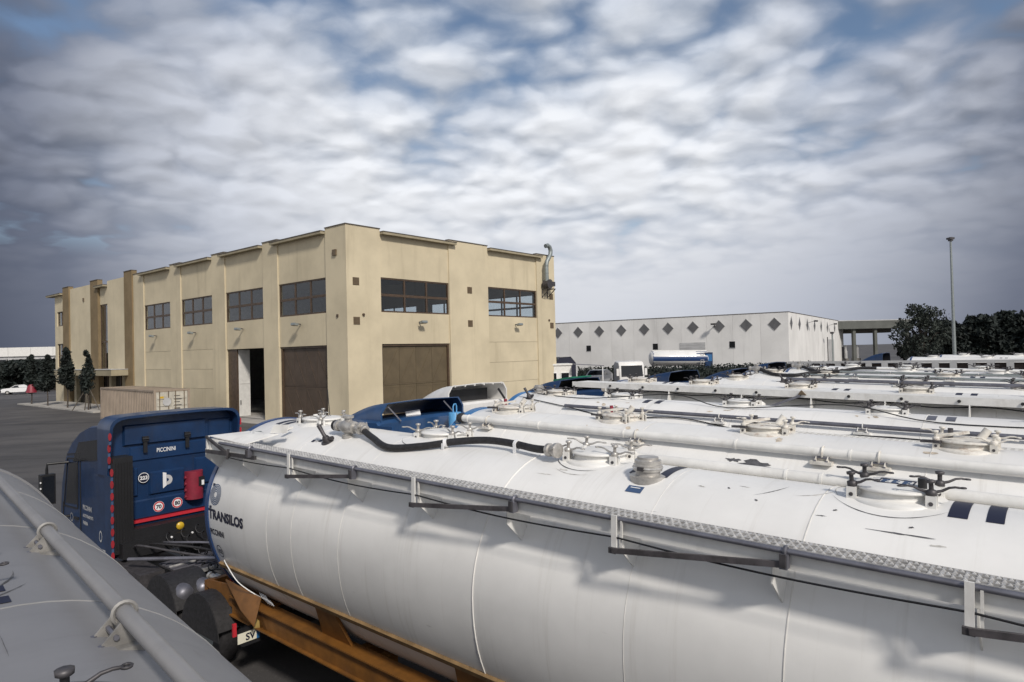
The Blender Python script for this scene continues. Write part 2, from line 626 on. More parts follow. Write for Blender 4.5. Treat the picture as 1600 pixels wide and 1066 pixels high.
def window(face, s0, s1, z0, z1, cols=3, rows=2, dep=0.2, parent=None, split=0.5):
    mb = MB()
    t = 0.11
    fbox(mb, face, s0, s1, z0, z0 + t, dep - 0.06, dep + 0.06, 'frame_brown')
    fbox(mb, face, s0, s1, z1 - t, z1, dep - 0.06, dep + 0.06, 'frame_brown')
    fbox(mb, face, s0, s0 + t, z0 + t, z1 - t, dep - 0.06, dep + 0.06, 'frame_brown')
    fbox(mb, face, s1 - t, s1, z0 + t, z1 - t, dep - 0.06, dep + 0.06, 'frame_brown')
    zm = z0 + (z1 - z0) * split
    zs = [z0 + t, z1 - t]
    if rows == 2:
        fbox(mb, face, s0 + t, s1 - t, zm - 0.09, zm + 0.09, dep - 0.05, dep + 0.05, 'frame_brown')
        zs = [z0 + t, zm - 0.09, zm + 0.09, z1 - t]
    w = (s1 - s0 - 2 * t)
    for i in range(1, cols):
        c = s0 + t + w * i / cols
        for k in range(rows):
            fbox(mb, face, c - 0.07, c + 0.07, zs[2 * k], zs[2 * k + 1], dep - 0.048, dep + 0.048, 'frame_brown')
    o = mb.build('window', bld)
    for i in range(cols):
        a = s0 + t + w * i / cols + (0.07 if i else 0)
        b = s0 + t + w * (i + 1) / cols - (0.07 if i < cols - 1 else 0)
        for k in range(rows):
            q = MB()
            fbox(q, face, a, b, zs[2 * k], zs[2 * k + 1], dep - 0.006, dep + 0.006, 'glass')
            q.build('pane', o)
    return o


def wall_lamp(face, s, z=7.03):
    mb = MB()
    p0 = Vector(fp(face, s, z, 0.06))
    p1 = Vector(fp(face, s, z + 0.06, -0.28))
    mb.bar(p0, p1, 0.07, 0.07, 'dark_metal')
    a = Vector(fp(face, s - 0.26, z + 0.0, -0.42))
    b = Vector(fp(face, s + 0.26, z + 0.0, -0.42))
    mb.bar(a, b, 0.30, 0.16, 'mast', up=(0.2, 0.2, 1))
    o = mb.build('wall_lamp', bld)
    q = MB()
    q.bar(a + Vector((0, 0, -0.095)), b + Vector((0, 0, -0.095)), 0.24, 0.02, 'glass_dark', up=(0.2, 0.2, 1))
    q.build('lamp_glass', o)


RC = 0.10     # bay recess
WT = 0.36


def pilaster(face, s0, s1, z1=H_B, d0=0.0, m='wall_tan'):
    o = wall_piece('pilaster', face, s0, s1, 0, z1, d0, WT, m)
    mb = MB()
    fbox(mb, face, s0 - 0.03, s1 + 0.03, z1, z1 + 0.06, d0 - 0.05, WT, 'flashing')
    mb.build('parapet_cap', o)


def cornice(face, s0, s1, z0=13.05, z1=13.22, out=0.34):
    mb = MB()
    fbox(mb, face, s0, s1, z0, z1, -out, WT, 'trim_tan')
    o = mb.build('cornice', bld)
    mb = MB()
    fbox(mb, face, s0 - 0.02, s1 + 0.02, z1, z1 + 0.05, -out - 0.03, WT, 'flashing')
    mb.build('parapet_cap', o)


def garage_door(face, s0, s1, z1, n, m, dep=0.30):
    mb = MB()
    fbox(mb, face, s0, s0 + 0.16, 0, z1, dep - 0.12, dep + 0.02, 'frame_brown')
    fbox(mb, face, s1 - 0.16, s1, 0, z1, dep - 0.12, dep + 0.02, 'frame_brown')
    fbox(mb, face, s0 + 0.16, s1 - 0.16, z1 - 0.14, z1, dep - 0.12, dep + 0.02, 'frame_brown')
    o = mb.build('garage_door', bld)
    w = (s1 - s0 - 0.32) / n
    for i in range(n):
        a = s0 + 0.16 + i * w
        for zz0, zz1 in ((0.03, 2.55), (2.57, z1 - 0.15)):
            q = MB()
            fbox(q, face, a + 0.012, a + w - 0.012, zz0, zz1, dep, dep + 0.05, m)
            # pressed stiffening ribs
            fbox(q, face, a + 0.10, a + w - 0.10, zz0 + 0.10, zz0 + 0.16, dep - 0.012, dep, m)
            fbox(q, face, a + 0.10, a + w - 0.10, zz1 - 0.16, zz1 - 0.10, dep - 0.012, dep, m)
            e0 = Vector(fp(face, a + 0.12, zz0 + 0.2, dep - 0.004))
            e1 = Vector(fp(face, a + w - 0.12, zz1 - 0.2, dep - 0.004))
            q.bar(e0, e1, 0.05, 0.05, m)
            q.build('door_panel', o)


def bay(face, s0, s1, door=None, win=True, lamp=True):
    e = 0.004
    z_w0, z_w1 = 7.68, 10.10
    wall_piece('wall_panel', face, s0 + e, s1 - e, z_w1, 13.05, RC, WT, 'wall_tan')
    if door:
        wall_piece('wall_panel', face, s0 + e, s1 - e, 5.47, z_w0, RC, WT, 'wall_tan')
        if door != 'open':
            garage_door(face, s0 + 0.02, s1 - 0.02, 5.46, *door)
    else:
        for a, b in ((0, 2.2), (2.22, 3.86), (3.88, 5.54), (5.56, z_w0)):
            wall_piece('wall_panel', face, s0 + e, s1 - e, a, b, RC, WT, 'wall_tan')
    window(face, s0 + 0.02, s1 - 0.02, z_w0, z_w1)
    cornice(face, s0 + 0.03, s1 + (0.55 if face == 'R' else 0.5))
    if lamp:
        wall_lamp(face, (s0 + s1) / 2 + 0.2)


# left face (s runs away from the near corner); the near corner block is shared
mb = MB()
mb.b6(0, WT, 0, 2.32, 0, H_B, 'wall_tan')
mb.b6(WT, 2.85, 0, WT, 0, H_B, 'wall_tan')
cblk = mb.build('pilaster', bld)
mb = MB()
mb.b6(-0.05, WT, -0.05, 2.34, H_B, H_B + 0.06, 'flashing')
mb.b6(WT, 2.87, -0.05, WT, H_B, H_B + 0.06, 'flashing')
mb.build('parapet_cap', cblk)
bay('L', 2.32, 8.40, (4, 'door_dark'))
pilaster('L', 8.40, 10.48)
bay('L', 10.48, 16.42, 'open')
pilaster('L', 16.42, 18.62)
bay('L', 18.62, 24.56)
pilaster('L', 24.56, 26.70)
bay('L', 26.70, 32.65)
pilaster('L', 32.65, 35.10, 13.34)
# office wing
pilaster('L', 35.10, 37.10, 13.78, -0.14, 'fin_brown')
wall_piece('wall_panel', 'L', 37.10, 42.05, 3.93, 13.32, 0.0, WT, 'wall_tan')
wall_piece('wall_panel', 'L', 42.05, 44.45, 10.92, 12.75, RC, WT, 'wall_tan')
cornice('L', 42.2, 44.9, 12.75, 12.93, 0.4)
window('L', 42.07, 44.43, 3.95, 10.90, 2, 2, 0.2, split=0.42)
pilaster('L', 44.45, 46.70, 13.66, -0.14, 'fin_brown')
wall_piece('slit_window', 'L', 46.70, 47.15, 3.95, 10.92, 0.16, 0.22, 'glass_dark')
wall_piece('wall_panel', 'L', 46.70, 47.15, 10.92, 13.2, 0.0, WT, 'wall_tan')
wall_piece('wall_panel', 'L', 47.15, 53.80, 3.93, 13.36, 0.0, WT, 'wall_tan')
pilaster('L', 53.80, 55.95, 13.66, -0.14, 'fin_brown')
for a, b in ((0.0, 4.2), (7.02, 9.16), (10.92, 12.85)):
    wall_piece('wall_panel', 'L', 55.95, LEN_B, a, b, 0.02, WT, 'wall_tan')
for a, b in ((4.2, 7.02), (9.16, 10.92)):
    wall_piece('wall_panel', 'L', 58.60, LEN_B, a, b, 0.02, WT, 'wall_tan')
window('L', 55.97, 58.58, 9.17, 10.91, 2, 1)
window('L', 55.97, 58.58, 4.21, 7.01, 2, 2)
cornice('L', 55.95, 61.2, 12.86, 13.04, 0.45)
# canopy with the entrance under it
mb = MB()
mb.b6(-1.7, 0.0, 36.3, 53.9, 3.30, 3.90, 'trim_tan')
cn = mb.build('canopy', bld)
mb = MB()
mb.b6(-1.74, 0.0, 36.26, 53.94, 3.90, 3.95, 'pale_grey')
mb.build('canopy_flashing', cn)
for s in (37.6, 41.2, 44.8, 48.4, 52.0):
    wall_piece('column', 'L', s, s + 0.7, 0.0, 3.30, 0.0, 0.5, 'trim_tan')
for s in (38.3, 41.9, 45.5, 49.1):
    o = wall_piece('entrance_glazing', 'L', s + 0.02, s + 2.88, 0.05, 3.29, 0.42, 0.47, 'glass_dark')
    wall_piece('door_frame', 'L', s + 1.36, s + 1.48, 0.05, 3.29, 0.36, 0.418, 'frame_brown', o)
# right face
bay('R', 2.85, 9.50, (4, 'door_brown'))
pilaster('R', 9.50, 13.92)
bay('R', 13.92, 20.46)
pilaster('R', 20.46, WID_B)
# far long wall, end wall, roof and floor (seen through the windows)
for a, b in ((WT, 2.32), (8.40, 10.48), (16.42, 18.62), (24.56, 26.70), (32.65, LEN_B)):
    wall_piece('rear_wall', 'E', a, b, 0, 13.02, 0, WT, 'wall_tan')
for a, b in ((2.32, 8.40), (10.48, 16.42), (18.62, 24.56), (26.70, 32.65)):
    wall_piece('rear_wall', 'E', a, b, 0, 7.68, 0, WT, 'wall_tan')
    wall_piece('rear_wall', 'E', a, b, 10.10, 13.02, 0, WT, 'wall_tan')
    window('E', a + 0.02, b - 0.02, 7.69, 10.09)
mb = MB()
mb.b6(WT, WID_B - WT, LEN_B - WT, LEN_B, 0, 13.0, 'wall_tan')
mb.b6(WT, WID_B - WT, 35.2, 35.5, 0.05, 12.7, 'interior')  # added inner partition, only there to block light inside
mb.build('end_wall', bld)
mb = MB()
mb.b6(WT + 0.01, WID_B - 0.01, WT + 0.01, LEN_B - 0.01, 12.70, 12.95, 'interior')
mb.build('roof', bld)
mb = MB()
mb.b6(WT, WID_B - WT, WT, LEN_B - WT, 0.0, 0.025, 'concrete')
mb.build('floor', bld)
# open folding door on the left face: brown leaf beside the jamb, white leaf swung inwards
mb = MB()
mb.b6(0.20, 0.30, 14.95, 16.40, 0.04, 5.45, 'frame_brown')
od = mb.build('garage_door', bld)
mb = MB()
mb.b6(0.20, 0.30, 10.50, 10.66, 0.04, 5.45, 'frame_brown')
mb.build('door_jamb', od)
mb = MB()
mb.b6(0.32, 1.28, 14.96, 15.04, 0.05, 5.40, 'door_white')
mb.b6(0.36, 1.24, 14.93, 14.96, 2.66, 2.72, 'door_white')
lf = mb.build('open_leaf', od)
mb = MB()
mb.b6(0.40, 0.46, 14.88, 14.93, 1.0, 1.35, 'dark_metal')
mb.build('handle', lf)
# square vents, small boxes
for s in (0.50, 11.46, 22.28):
    for z in (9.42, 6.78):
        mb = MB()
        fbox(mb, 'R', s, s + 0.51, z, z + 0.51, -0.03, 0.0, 'vent_brown')
        o = mb.build('vent', bld)
        q = MB()
        for k in range(5):
            fbox(q, 'R', s + 0.03, s + 0.48, z + 0.04 + k * 0.095, z + 0.09 + k * 0.095, -0.045, -0.03, 'vent_brown')
        q.build('vent_slats', o)
for s, z in ((1.30, 7.45), (22.1, 7.5)):
    mb = MB()
    c = Vector(fp('R', s, z, 0))
    mb.cyl(c, c + Vector((0, -0.10, 0)), 0.09, 'frame_brown', n=10)
    mb.build('vent_cap', bld)
mb = MB()
fbox(mb, 'L', 1.0, 1.4, 11.45, 11.85, -0.1, 0.0, 'vent_brown')
mb.build('junction_box', bld)
mb = MB()
fbox(mb, 'L', 0.95, 1.12, 7.3, 7.5, -0.06, 0.0, 'frame_brown')
mb.build('junction_box', bld)
mb = MB()
fbox(mb, 'L', 49.0, 49.35, 11.6, 12.0, -0.08, 0.0, 'vent_brown')
mb.build('junction_box', bld)
# exhaust duct on a bracket
mb = MB()
yy = -0.55
path = [(21.25, yy, 10.75), (21.2, yy, 11.4), (21.2, yy, 12.35), (21.3, yy, 12.75), (21.6, yy, 13.1), (21.85, yy, 13.45), (21.9, yy, 13.8), (21.75, yy, 14.1), (21.45, yy, 14.22), (21.15, yy, 14.12)]
mb.tube(path, 0.19, 'mast', 12)
for z in (11.0, 11.7, 12.35):
    mb.torus((21.2, yy, z), 0.19, 0.03, 'mast', 'z', 14)
dt = mb.build('exhaust_duct', bld)
mb = MB()
mb.cyl((21.35, yy - 0.28, 10.72), (21.35, yy + 0.30, 10.72), 0.42, 'dark_metal', n=20)
mb.cyl((21.35, yy + 0.30, 10.72), (21.35, -0.02, 10.72), 0.16, 'dark_metal', n=12)
mb.b6(21.45, 22.15, yy - 0.25, yy + 0.2, 10.55, 10.95, 'dark_metal')
mb.build('fan', dt)
mb = MB()
for x in (21.15, 21.95):
    mb.bar((x, -0.01, 10.28), (x, -0.95, 10.28), 0.07, 0.07, 'dark_metal')
    mb.bar((x, -0.02, 9.55), (x, -0.90, 10.25), 0.06, 0.06, 'dark_metal')
    mb.bar((x, -0.035, 9.5), (x, -0.035, 10.24), 0.06, 0.06, 'dark_metal', up=(0, 1, 0))
mb.bar((21.19, -0.9, 10.28), (21.91, -0.9, 10.28), 0.06, 0.06, 'dark_metal')
mb.build('bracket', dt)

# ------------------------------------------------------------------ silo trailers
def sinD(a): return math.sin(R_(a))
def cosD(a): return math.cos(R_(a))


class Tank:
    """X runs to the rear, Y to the far side, Z up; section round above, deeper below"""
    def __init__(s, root, R=1.25, zc=2.45, L=11.6, low=1.24):
        s.root, s.R, s.zc, s.L, s.low = root, R, zc, L, low

    def pt(s, d, a, off=0.0):
        r = s.R + off
        c = cosD(a)
        return Vector((d, r * sinD(a), s.zc + (r * c if c > 0 else r * c * s.low)))

    def top(s, d, v, off=0.0):
        r = s.R + off
        return Vector((d, v, s.zc + math.sqrt(max(0, r * r - v * v))))

    def shell(s, m):
        mb = MB()
        n = 72
        rings = []
        k = 7
        for i in range(k):
            t = i / k
            rings.append((-0.50 * math.cos(t * PI / 2), math.sin(t * PI / 2)))
        rings += [(0.0, 1.0)] + [(s.L * i / 8, 1.0) for i in range(1, 9)]
        for i in range(1, k + 1):
            t = i / k
            rings.append((s.L + 0.5 * math.sin(t * PI / 2), math.cos(t * PI / 2)))
        vs, fs = [], []
        for d, q in rings:
            for j in range(n):
                a = 360 * j / n
                p = s.pt(d, a)
                vs.append((d, p.y * max(q, 0.002), s.zc + (p.z - s.zc) * max(q, 0.002)))
        for i in range(len(rings) - 1):
            for j in range(n):
                a, b = i * n + j, i * n + (j + 1) % n
                fs.append((a, b, b + n, a + n))
        mb.add(vs, fs, m, True)
        return mb.build('tank_shell', s.root)

    def band(s, name, d0, d1, off, m, a0=-180, a1=180, parent=None):
        """flat strip wrapped round the shell"""
        mb = MB()
        n = 64 if a1 - a0 > 90 else 16
        vs, fs = [], []
        for i in range(n + 1):
            a = a0 + (a1 - a0) * i / n
            vs += [s.pt(d0, a, 0.0), s.pt(d0, a, off), s.pt(d1, a, off), s.pt(d1, a, 0.0)]
        for i in range(n):
            b = 4 * i
            for k in range(3):
                fs.append((b + k, b + k + 1, b + k + 5, b + k + 4))
        mb.add(vs, fs, m, True)
        return mb.build(name, parent or s.root)

    def seam(s, d, r=0.006, m='seam', a0=-150, a1=150):
        mb = MB()
        mb.tube([s.pt(d, a0 + (a1 - a0) * i / 60, 0.001) for i in range(61)], r, m, 5, False)
        return mb.build('weld_seam', s.root)

    def wrap(s, mb, d, a, off=0.004):
        """lay a flat x-y drawing on the side that faces the camera (x = rearward, y = up)"""
        r = s.R
        out = []
        for x, y, z in mb.v:
            out.append(tuple(s.pt(d + x, a + math.degrees(y / r), off + z)))
        mb.v = out
        return mb

    def decal(s, name, d0, d1, a0, a1, m, off=0.003):
        mb = MB()
        n = 6
        vs, fs = [], []
        for i in range(n + 1):
            a = a0 + (a1 - a0) * i / n
            vs += [s.pt(d0, a, off), s.pt(d1, a, off)]
        fs = [(2 * i, 2 * i + 1, 2 * i + 3, 2 * i + 2) for i in range(n)]
        mb.add(vs, fs, m, True)
        return mb.build(name, s.root, fix=False)


# shared small parts ------------------------------------------------
def make_wing_bolt(arms, m):
    mb = MB()
    mb.lathe([(0.045, 0), (0.05, 0.01), (0.05, 0.05), (0.03, 0.06)], (0, 0, 0), m, 8)
    mb.lathe([(0.022, 0.05), (0.022, 0.12), (0.042, 0.125), (0.045, 0.15), (0.02, 0.158)], (0, 0, 0), m, 10)
    for sgn in arms:
        pts = [(sgn * 0.03, 0, 0.035), (sgn * 0.09, 0.004, 0.05), (sgn * 0.15, 0.0, 0.082), (sgn * 0.20, -0.004, 0.09), (sgn * 0.235, 0, 0.085)]
        mb.tube(pts, [0.016, 0.014, 0.012, 0.011, 0.011], m, 6)
        mb.torus((sgn * 0.262, 0, 0.084), 0.024, 0.009, m, 'z', 12, 5)
    me = mb.mesh('wing_bolt')
    return me


WB = {(k, m): make_wing_bolt(a, m) for m in ('dark_metal', 'steel', 'worn_white') for k, a in (('both', (-1, 1)), ('one', (1,)))}


def _lug():
    mb = MB()
    mb.b6(-0.035, 0.035, -0.05, -0.02, -0.10, 0.0, 'white_paint')
    mb.b6(-0.035, 0.035, 0.02, 0.05, -0.10, 0.0, 'white_paint')
    mb.cyl((0, -0.055, -0.055), (0, 0.055, -0.055), 0.016, 'dark_metal', n=8)
    return mb.mesh('lug')


LUG = _lug()
LUGR = LUG.copy()
for i in range(len(LUGR.materials)):
    LUGR.materials[i] = MATS[('worn_white', 'dark_metal')[i]]


def _neck(m):
    mb = MB()
    mb.lathe([(0.37, -0.10), (0.37, -0.012), (0.345, 0.008), (0.285, 0.016), (0.275, 0.03), (0.272, 0.064), (0.282, 0.066)], (0, 0, 0), m, 32)
    return mb.mesh('manhole')


def _lid(m):
    mb = MB()
    mb.lathe([(0.295, 0.070), (0.306, 0.075), (0.306, 0.088), (0.295, 0.097), (0.24, 0.102), (0.14, 0.114), (0.0, 0.119)], (0, 0, 0), m, 32)
    mb.b6(-0.20, -0.17, -0.03, 0.03, 0.10, 0.13, m)
    return mb.mesh('lid')


NECK = {m: _neck(m) for m in ('white_paint', 'worn_white', 'tank_grey')}
LID = {m: _lid(m) for m in ('white_paint', 'worn_white', 'tank_grey')}


def manhole(T, d, v=0.0, m='white_paint', bolts='dark_metal', skip=(), rng=None, rotz=0.0, detail=True, rots=None, ws=0.76):
    p = T.top(d, v)
    o = ob('manhole', NECK[m], T.root, (d, v, p.z - 0.01), (0, 0, rotz))
    ob('lid', LID[m], o, (0, 0, 0))
    r = rng or random
    for k, (x, y) in enumerate(((-0.27, -0.21), (0.27, -0.21), (0.27, 0.21), (-0.27, 0.21))):
        ang = r.uniform(-0.5, 0.5)
        kind = 'one' if k in skip else 'both'
        ob('wing_bolt', WB[kind, bolts], o, (x, y, 0.085), (r.uniform(-.08, .08), r.uniform(-.1, .1), rots[k] if rots else ang), (ws, ws, ws))
        if detail:
            ob('lug', LUGR if m == 'worn_white' else LUG, o, (x, y, 0.085))
    return o


def tyre_mesh():
    mb = MB()
    mb.lathe([(0.27, -0.16), (0.44, -0.17), (0.50, -0.13), (0.515, -0.05), (0.515, 0.05), (0.50, 0.13), (0.44, 0.17), (0.27, 0.16)], (0, 0, 0), 'rubber', 24, (0, 1, 0))
    return mb.mesh('tyre')


def rim_mesh():
    mb = MB()
    mb.lathe([(0.28, -0.165), (0.24, -0.15), (0.20, -0.06), (0.11, -0.05), (0.10, -0.14), (0.0, -0.145)], (0, 0, 0), 'mast', 20, (0, 1, 0))
    return mb.mesh('rim')


TYRE, RIM = tyre_mesh(), rim_mesh()


def wheel(root, x, y, z, flip=False, m=None):
    o = ob('wheel', TYRE, root, (x, y, z), (0, 0, PI if flip else 0))
    ob('rim', RIM, o)
    return o


def chassis(T, m='orange', tilt=1.4, goose=-0.7, wheels=True):
    k = math.tan(R_(tilt))
    mb = MB()
    for s_ in (-1, 1):
        mb.b6(goose + 0.5, T.L - 0.4, s_ * 0.86 - 0.08, s_ * 0.86 + 0.08, 0.86, 1.16, m)
    mb.build('frame_beam', T.root) if False else None
    for s_ in (-1, 1):
        b = MB()
        y0, y1 = s_ * 0.90 - 0.07, s_ * 0.90 + 0.07
        b.b6(goose + 0.9, T.L - 0.3, y0, y1, 0.87, 1.13, m)
        b.b6(goose + 0.9, T.L - 0.3, y0 - 0.05, y1 + 0.05, 1.13, 1.15, m)
        b.b6(goose + 0.9, T.L - 0.3, y0 - 0.05, y1 + 0.05, 0.85, 0.87, m)
        b.build('frame_beam', T.root)
    for d in (0.6, 3.0, 6.2, 9.0, 11.0):
        b = MB()
        b.b6(d - 0.06, d + 0.06, -0.82, 0.82, 0.90, 1.08, m)
        b.build('cross_member', T.root)
    for d in (2.7, 5.2, 7.8, 10.3):
        for s_ in (-1, 1):
            b = MB()
            b.prism([(d - 0.3, s_ * 0.88, 1.15), (d + 0.3, s_ * 0.88, 1.15), (d + 0.2, s_ * 1.08, 1.62), (d - 0.2, s_ * 1.08, 1.62)], (0, -s_ * 0.04, 0), m)
            b.build('saddle', T.root)
    if wheels:
        for d in (7.6, 8.9, 10.2):
            for s_ in (-1, 1):
                wheel(T.root, d, s_ * 1.02, 0.515 + k * d, s_ > 0)
            b = MB()
            b.cyl((d, -0.9, 0.52 + k * d), (d, 0.9, 0.52 + k * d), 0.07, 'black', n=8)
            b.build('axle', T.root)
        for s_ in (-1, 1):
            b = MB()
            b.b6(3.35, 3.5, s_ * 0.62 - 0.07, s_ * 0.62 + 0.07, 0.14 + k * 3.4, 1.1, m)
            b.b6(3.25, 3.6, s_ * 0.62 - 0.13, s_ * 0.62 + 0.13, 0.02 + k * 3.4, 0.12 + k * 3.4, m)
            b.build('landing_leg', T.root)


def pipe(T, v, r, d0, d1, m, stand=0.05, clamps=(), joints=(), name='pipe', clamp_m='worn_white', z=None, bow=0.0):
    def c(d):
        q = T.top(d, v)
        return Vector((d, v, (z if z is not None else q.z + stand + r) + bow * math.sin(PI * (d - d0) / (d1 - d0))))
    n = 14
    mb = MB()
    mb.tube([c(d0 + (d1 - d0) * i / n) for i in range(n + 1)], r, m, 14)
    o = mb.build(name, T.root)
    for d in joints:
        b = MB()
        p = c(d)
        b.cyl(p - Vector((0.012, 0, 0)), p + Vector((0.012, 0, 0)), r * 1.14, m, n=14)
        b.build('pipe_joint', o)
    for d in clamps:
        b = MB()
        p = c(d)
        q = T.top(d, v)
        b.torus(p, r + 0.012, 0.010, clamp_m, 'x', 16, 5)
        b.b6(d - 0.06, d + 0.06, v - 0.03, v + 0.03, q.z - 0.03, p.z - r * 0.7, clamp_m)
        b.b6(d - 0.12, d + 0.12, v - 0.13, v + 0.05, q.z - 0.02, q.z + 0.016, clamp_m)
        for e in (-0.065, 0.065):
            b.prism([(d + e - 0.006, v - 0.125, q.z), (d + e - 0.006, v + 0.03, q.z), (d + e - 0.006, v + 0.02, p.z - r * 0.5), (d + e - 0.006, v - 0.03, p.z - r * 0.5), (d + e - 0.006, v - 0.10, q.z + 0.035)], (0.012, 0, 0), clamp_m)
            b.cyl((d + e, v - 0.105, q.z + 0.01), (d + e, v - 0.105, q.z + 0.032), 0.014, 'rail_grey', n=6)
        b.cyl((d - 0.085, v - 0.05, q.z + 0.055), (d + 0.085, v - 0.05, q.z + 0.055), 0.012, 'rail_grey', n=6)
        b.build('pipe_clamp', o)
    return o


def cable(T, pts, r, m, name='cable'):
    """pts: (d, v, height above the shell), smoothed"""
    P = [T.top(d, v, 0) + Vector((0, 0, h)) for d, v, h in pts]
    out = []
    for i in range(len(P) - 1):
        a, b, c, e = P[max(0, i - 1)], P[i], P[i + 1], P[min(len(P) - 1, i + 2)]
        for k in range(6):
            t = k / 6
            out.append(0.5 * ((2 * b) + (c - a) * t + (2 * a - 5 * b + 4 * c - e) * t * t + (3 * b - a - 3 * c + e) * t ** 3))
    out.append(P[-1])
    mb = MB()
    mb.tube(out, r, m, 10 if r > 0.02 else 5)
    return mb.build(name, T.root), out


def coupling(T, p, axis, s=1.0, parent=None, name='hose_coupling', m='steel'):
    mb = MB()
    a = Vector(axis).normalized()
    mb.lathe([(0.055 * s, 0), (0.075 * s, 0.01), (0.075 * s, 0.05 * s), (0.055 * s, 0.06 * s), (0.055 * s, 0.12 * s), (0.085 * s, 0.13 * s), (0.085 * s, 0.17 * s), (0.06 * s, 0.18 * s)], p, m, 14, a)
    for k in (-1, 1):
        q = Vector(p) + a * 0.1 * s + Vector((0, k * 0.085 * s, 0.02 * s))
        mb.bar(q, q + a * 0.10 * s + Vector((0, k * 0.03 * s, 0.03 * s)), 0.02 * s, 0.02 * s, m)
    return mb.build(name, parent or T.root)


def valve(T, d, v, m='steel'):
    p = T.top(d, v)
    mb = MB()
    c = p + Vector((0, 0, 0.13))
    mb.lathe([(0.09, -0.02), (0.09, 0.02), (0.06, 0.03), (0.06, 0.08)], p, m, 14)
    mb.lathe([(0.02, -0.13), (0.075, -0.12), (0.095, -0.05), (0.10, 0), (0.095, 0.05), (0.075, 0.12), (0.02, 0.13)], c, m, 14, (1, 0, 0))
    mb.lathe([(0.085, 0.10), (0.085, 0.14), (0.055, 0.145), (0.055, 0.25), (0.085, 0.25), (0.085, 0.29)], c, m, 14, (1, 0, 0))
    mb.lathe([(0.06, 0.10), (0.06, 0.20), (0.078, 0.205), (0.078, 0.25)], c, m, 14, (-1, 0, 0))
    mb.lathe([(0.05, 0.06), (0.05, 0.12), (0.075, 0.125), (0.075, 0.155), (0.03, 0.165)], c, m, 12)
    o = mb.build('valve', T.root)
    q = MB()
    q.lathe([(0.06, 0.25), (0.075, 0.26), (0.075, 0.31), (0.05, 0.32)], c, 'rubber', 12, (-1, 0, 0))
    q.build('cap', o)
    return c


def stick_valve(T, d, v, m='dark_metal'):
    p = T.top(d, v)
    mb = MB()
    nrm = (Vector((0, p.y, p.z - T.zc))).normalized()
    mb.lathe([(0.085, -0.01), (0.085, 0.012), (0.06, 0.02), (0.055, 0.06), (0.04, 0.09)], p, m, 12, nrm)
    a = p + nrm * 0.07
    mb.tube([a, a + Vector((-0.03, -0.02, 0.06)), a + Vector((-0.09, -0.05, 0.17))], [0.03, 0.026, 0.032], m, 10)
    mb.cyl(a + Vector((0.03, 0.02, -0.02)), a + Vector((0.11, 0.04, 0.0)), 0.03, m, n=8)
    return mb.build('air_valve', T.root)


def vent_cap(T, d, v, s=1.0):
    p = T.top(d, v)
    mb = MB()
    mb.lathe([(0.17 * s, -0.05), (0.17 * s, 0.012), (0.115 * s, 0.02), (0.115 * s, 0.055), (0.135 * s, 0.06), (0.135 * s, 0.115), (0.125 * s, 0.12), (0.125 * s, 0.155), (0.10 * s, 0.165), (0.10 * s, 0.185), (0.0, 0.19)], p, 'steel', 24)
    o = mb.build('relief_valve', T.root)
    q = MB()
    q.torus((p.x, p.y, p.z + 0.088), 0.138 * s, 0.008, 'galvanised', 'z', 24, 5)
    q.b6(p.x - 0.03, p.x + 0.03, p.y - 0.155 * s, p.y - 0.13 * s, p.z + 0.07, p.z + 0.105, 'dark_metal')
    q.build('clamp_band', o)
    return o


def grating_mesh(d0, d1, v0, v1, z, pitch=0.046, rows=5, m='galvanised', teeth=True):
    """open serrated tread: long bars, cross bars and raised teeth"""
    mb = MB()
    for k in range(rows + 1):
        v = v0 + (v1 - v0) * k / rows
        mb.b6(d0, d1, v - 0.003, v + 0.003, z - 0.03, z, m)
    n = int((d1 - d0) / pitch)
    w = (v1 - v0) / rows
    for i in range(n):
        d = d0 + i * pitch
        mb.b6(d - 0.010, d + 0.010, v0, v1, z - 0.022, z - 0.003, m)
        if teeth:
            for k in range(rows):
                c = v0 + w * (k + 0.5)
                dd = d + (pitch / 2 if k % 2 else 0)
                h = 0.009
                a, b = 0.014, w * 0.34
                mb.add([(dd - a, c - b, z - 0.008), (dd + a, c - b, z - 0.008), (dd + a, c + b, z - 0.008), (dd - a, c + b, z - 0.008), (dd, c - b * .4, z + h), (dd, c + b * .4, z + h)],
                       [(0, 1, 4), (1, 2, 5, 4), (2, 3, 5), (3, 0, 4, 5)], m)
    return mb


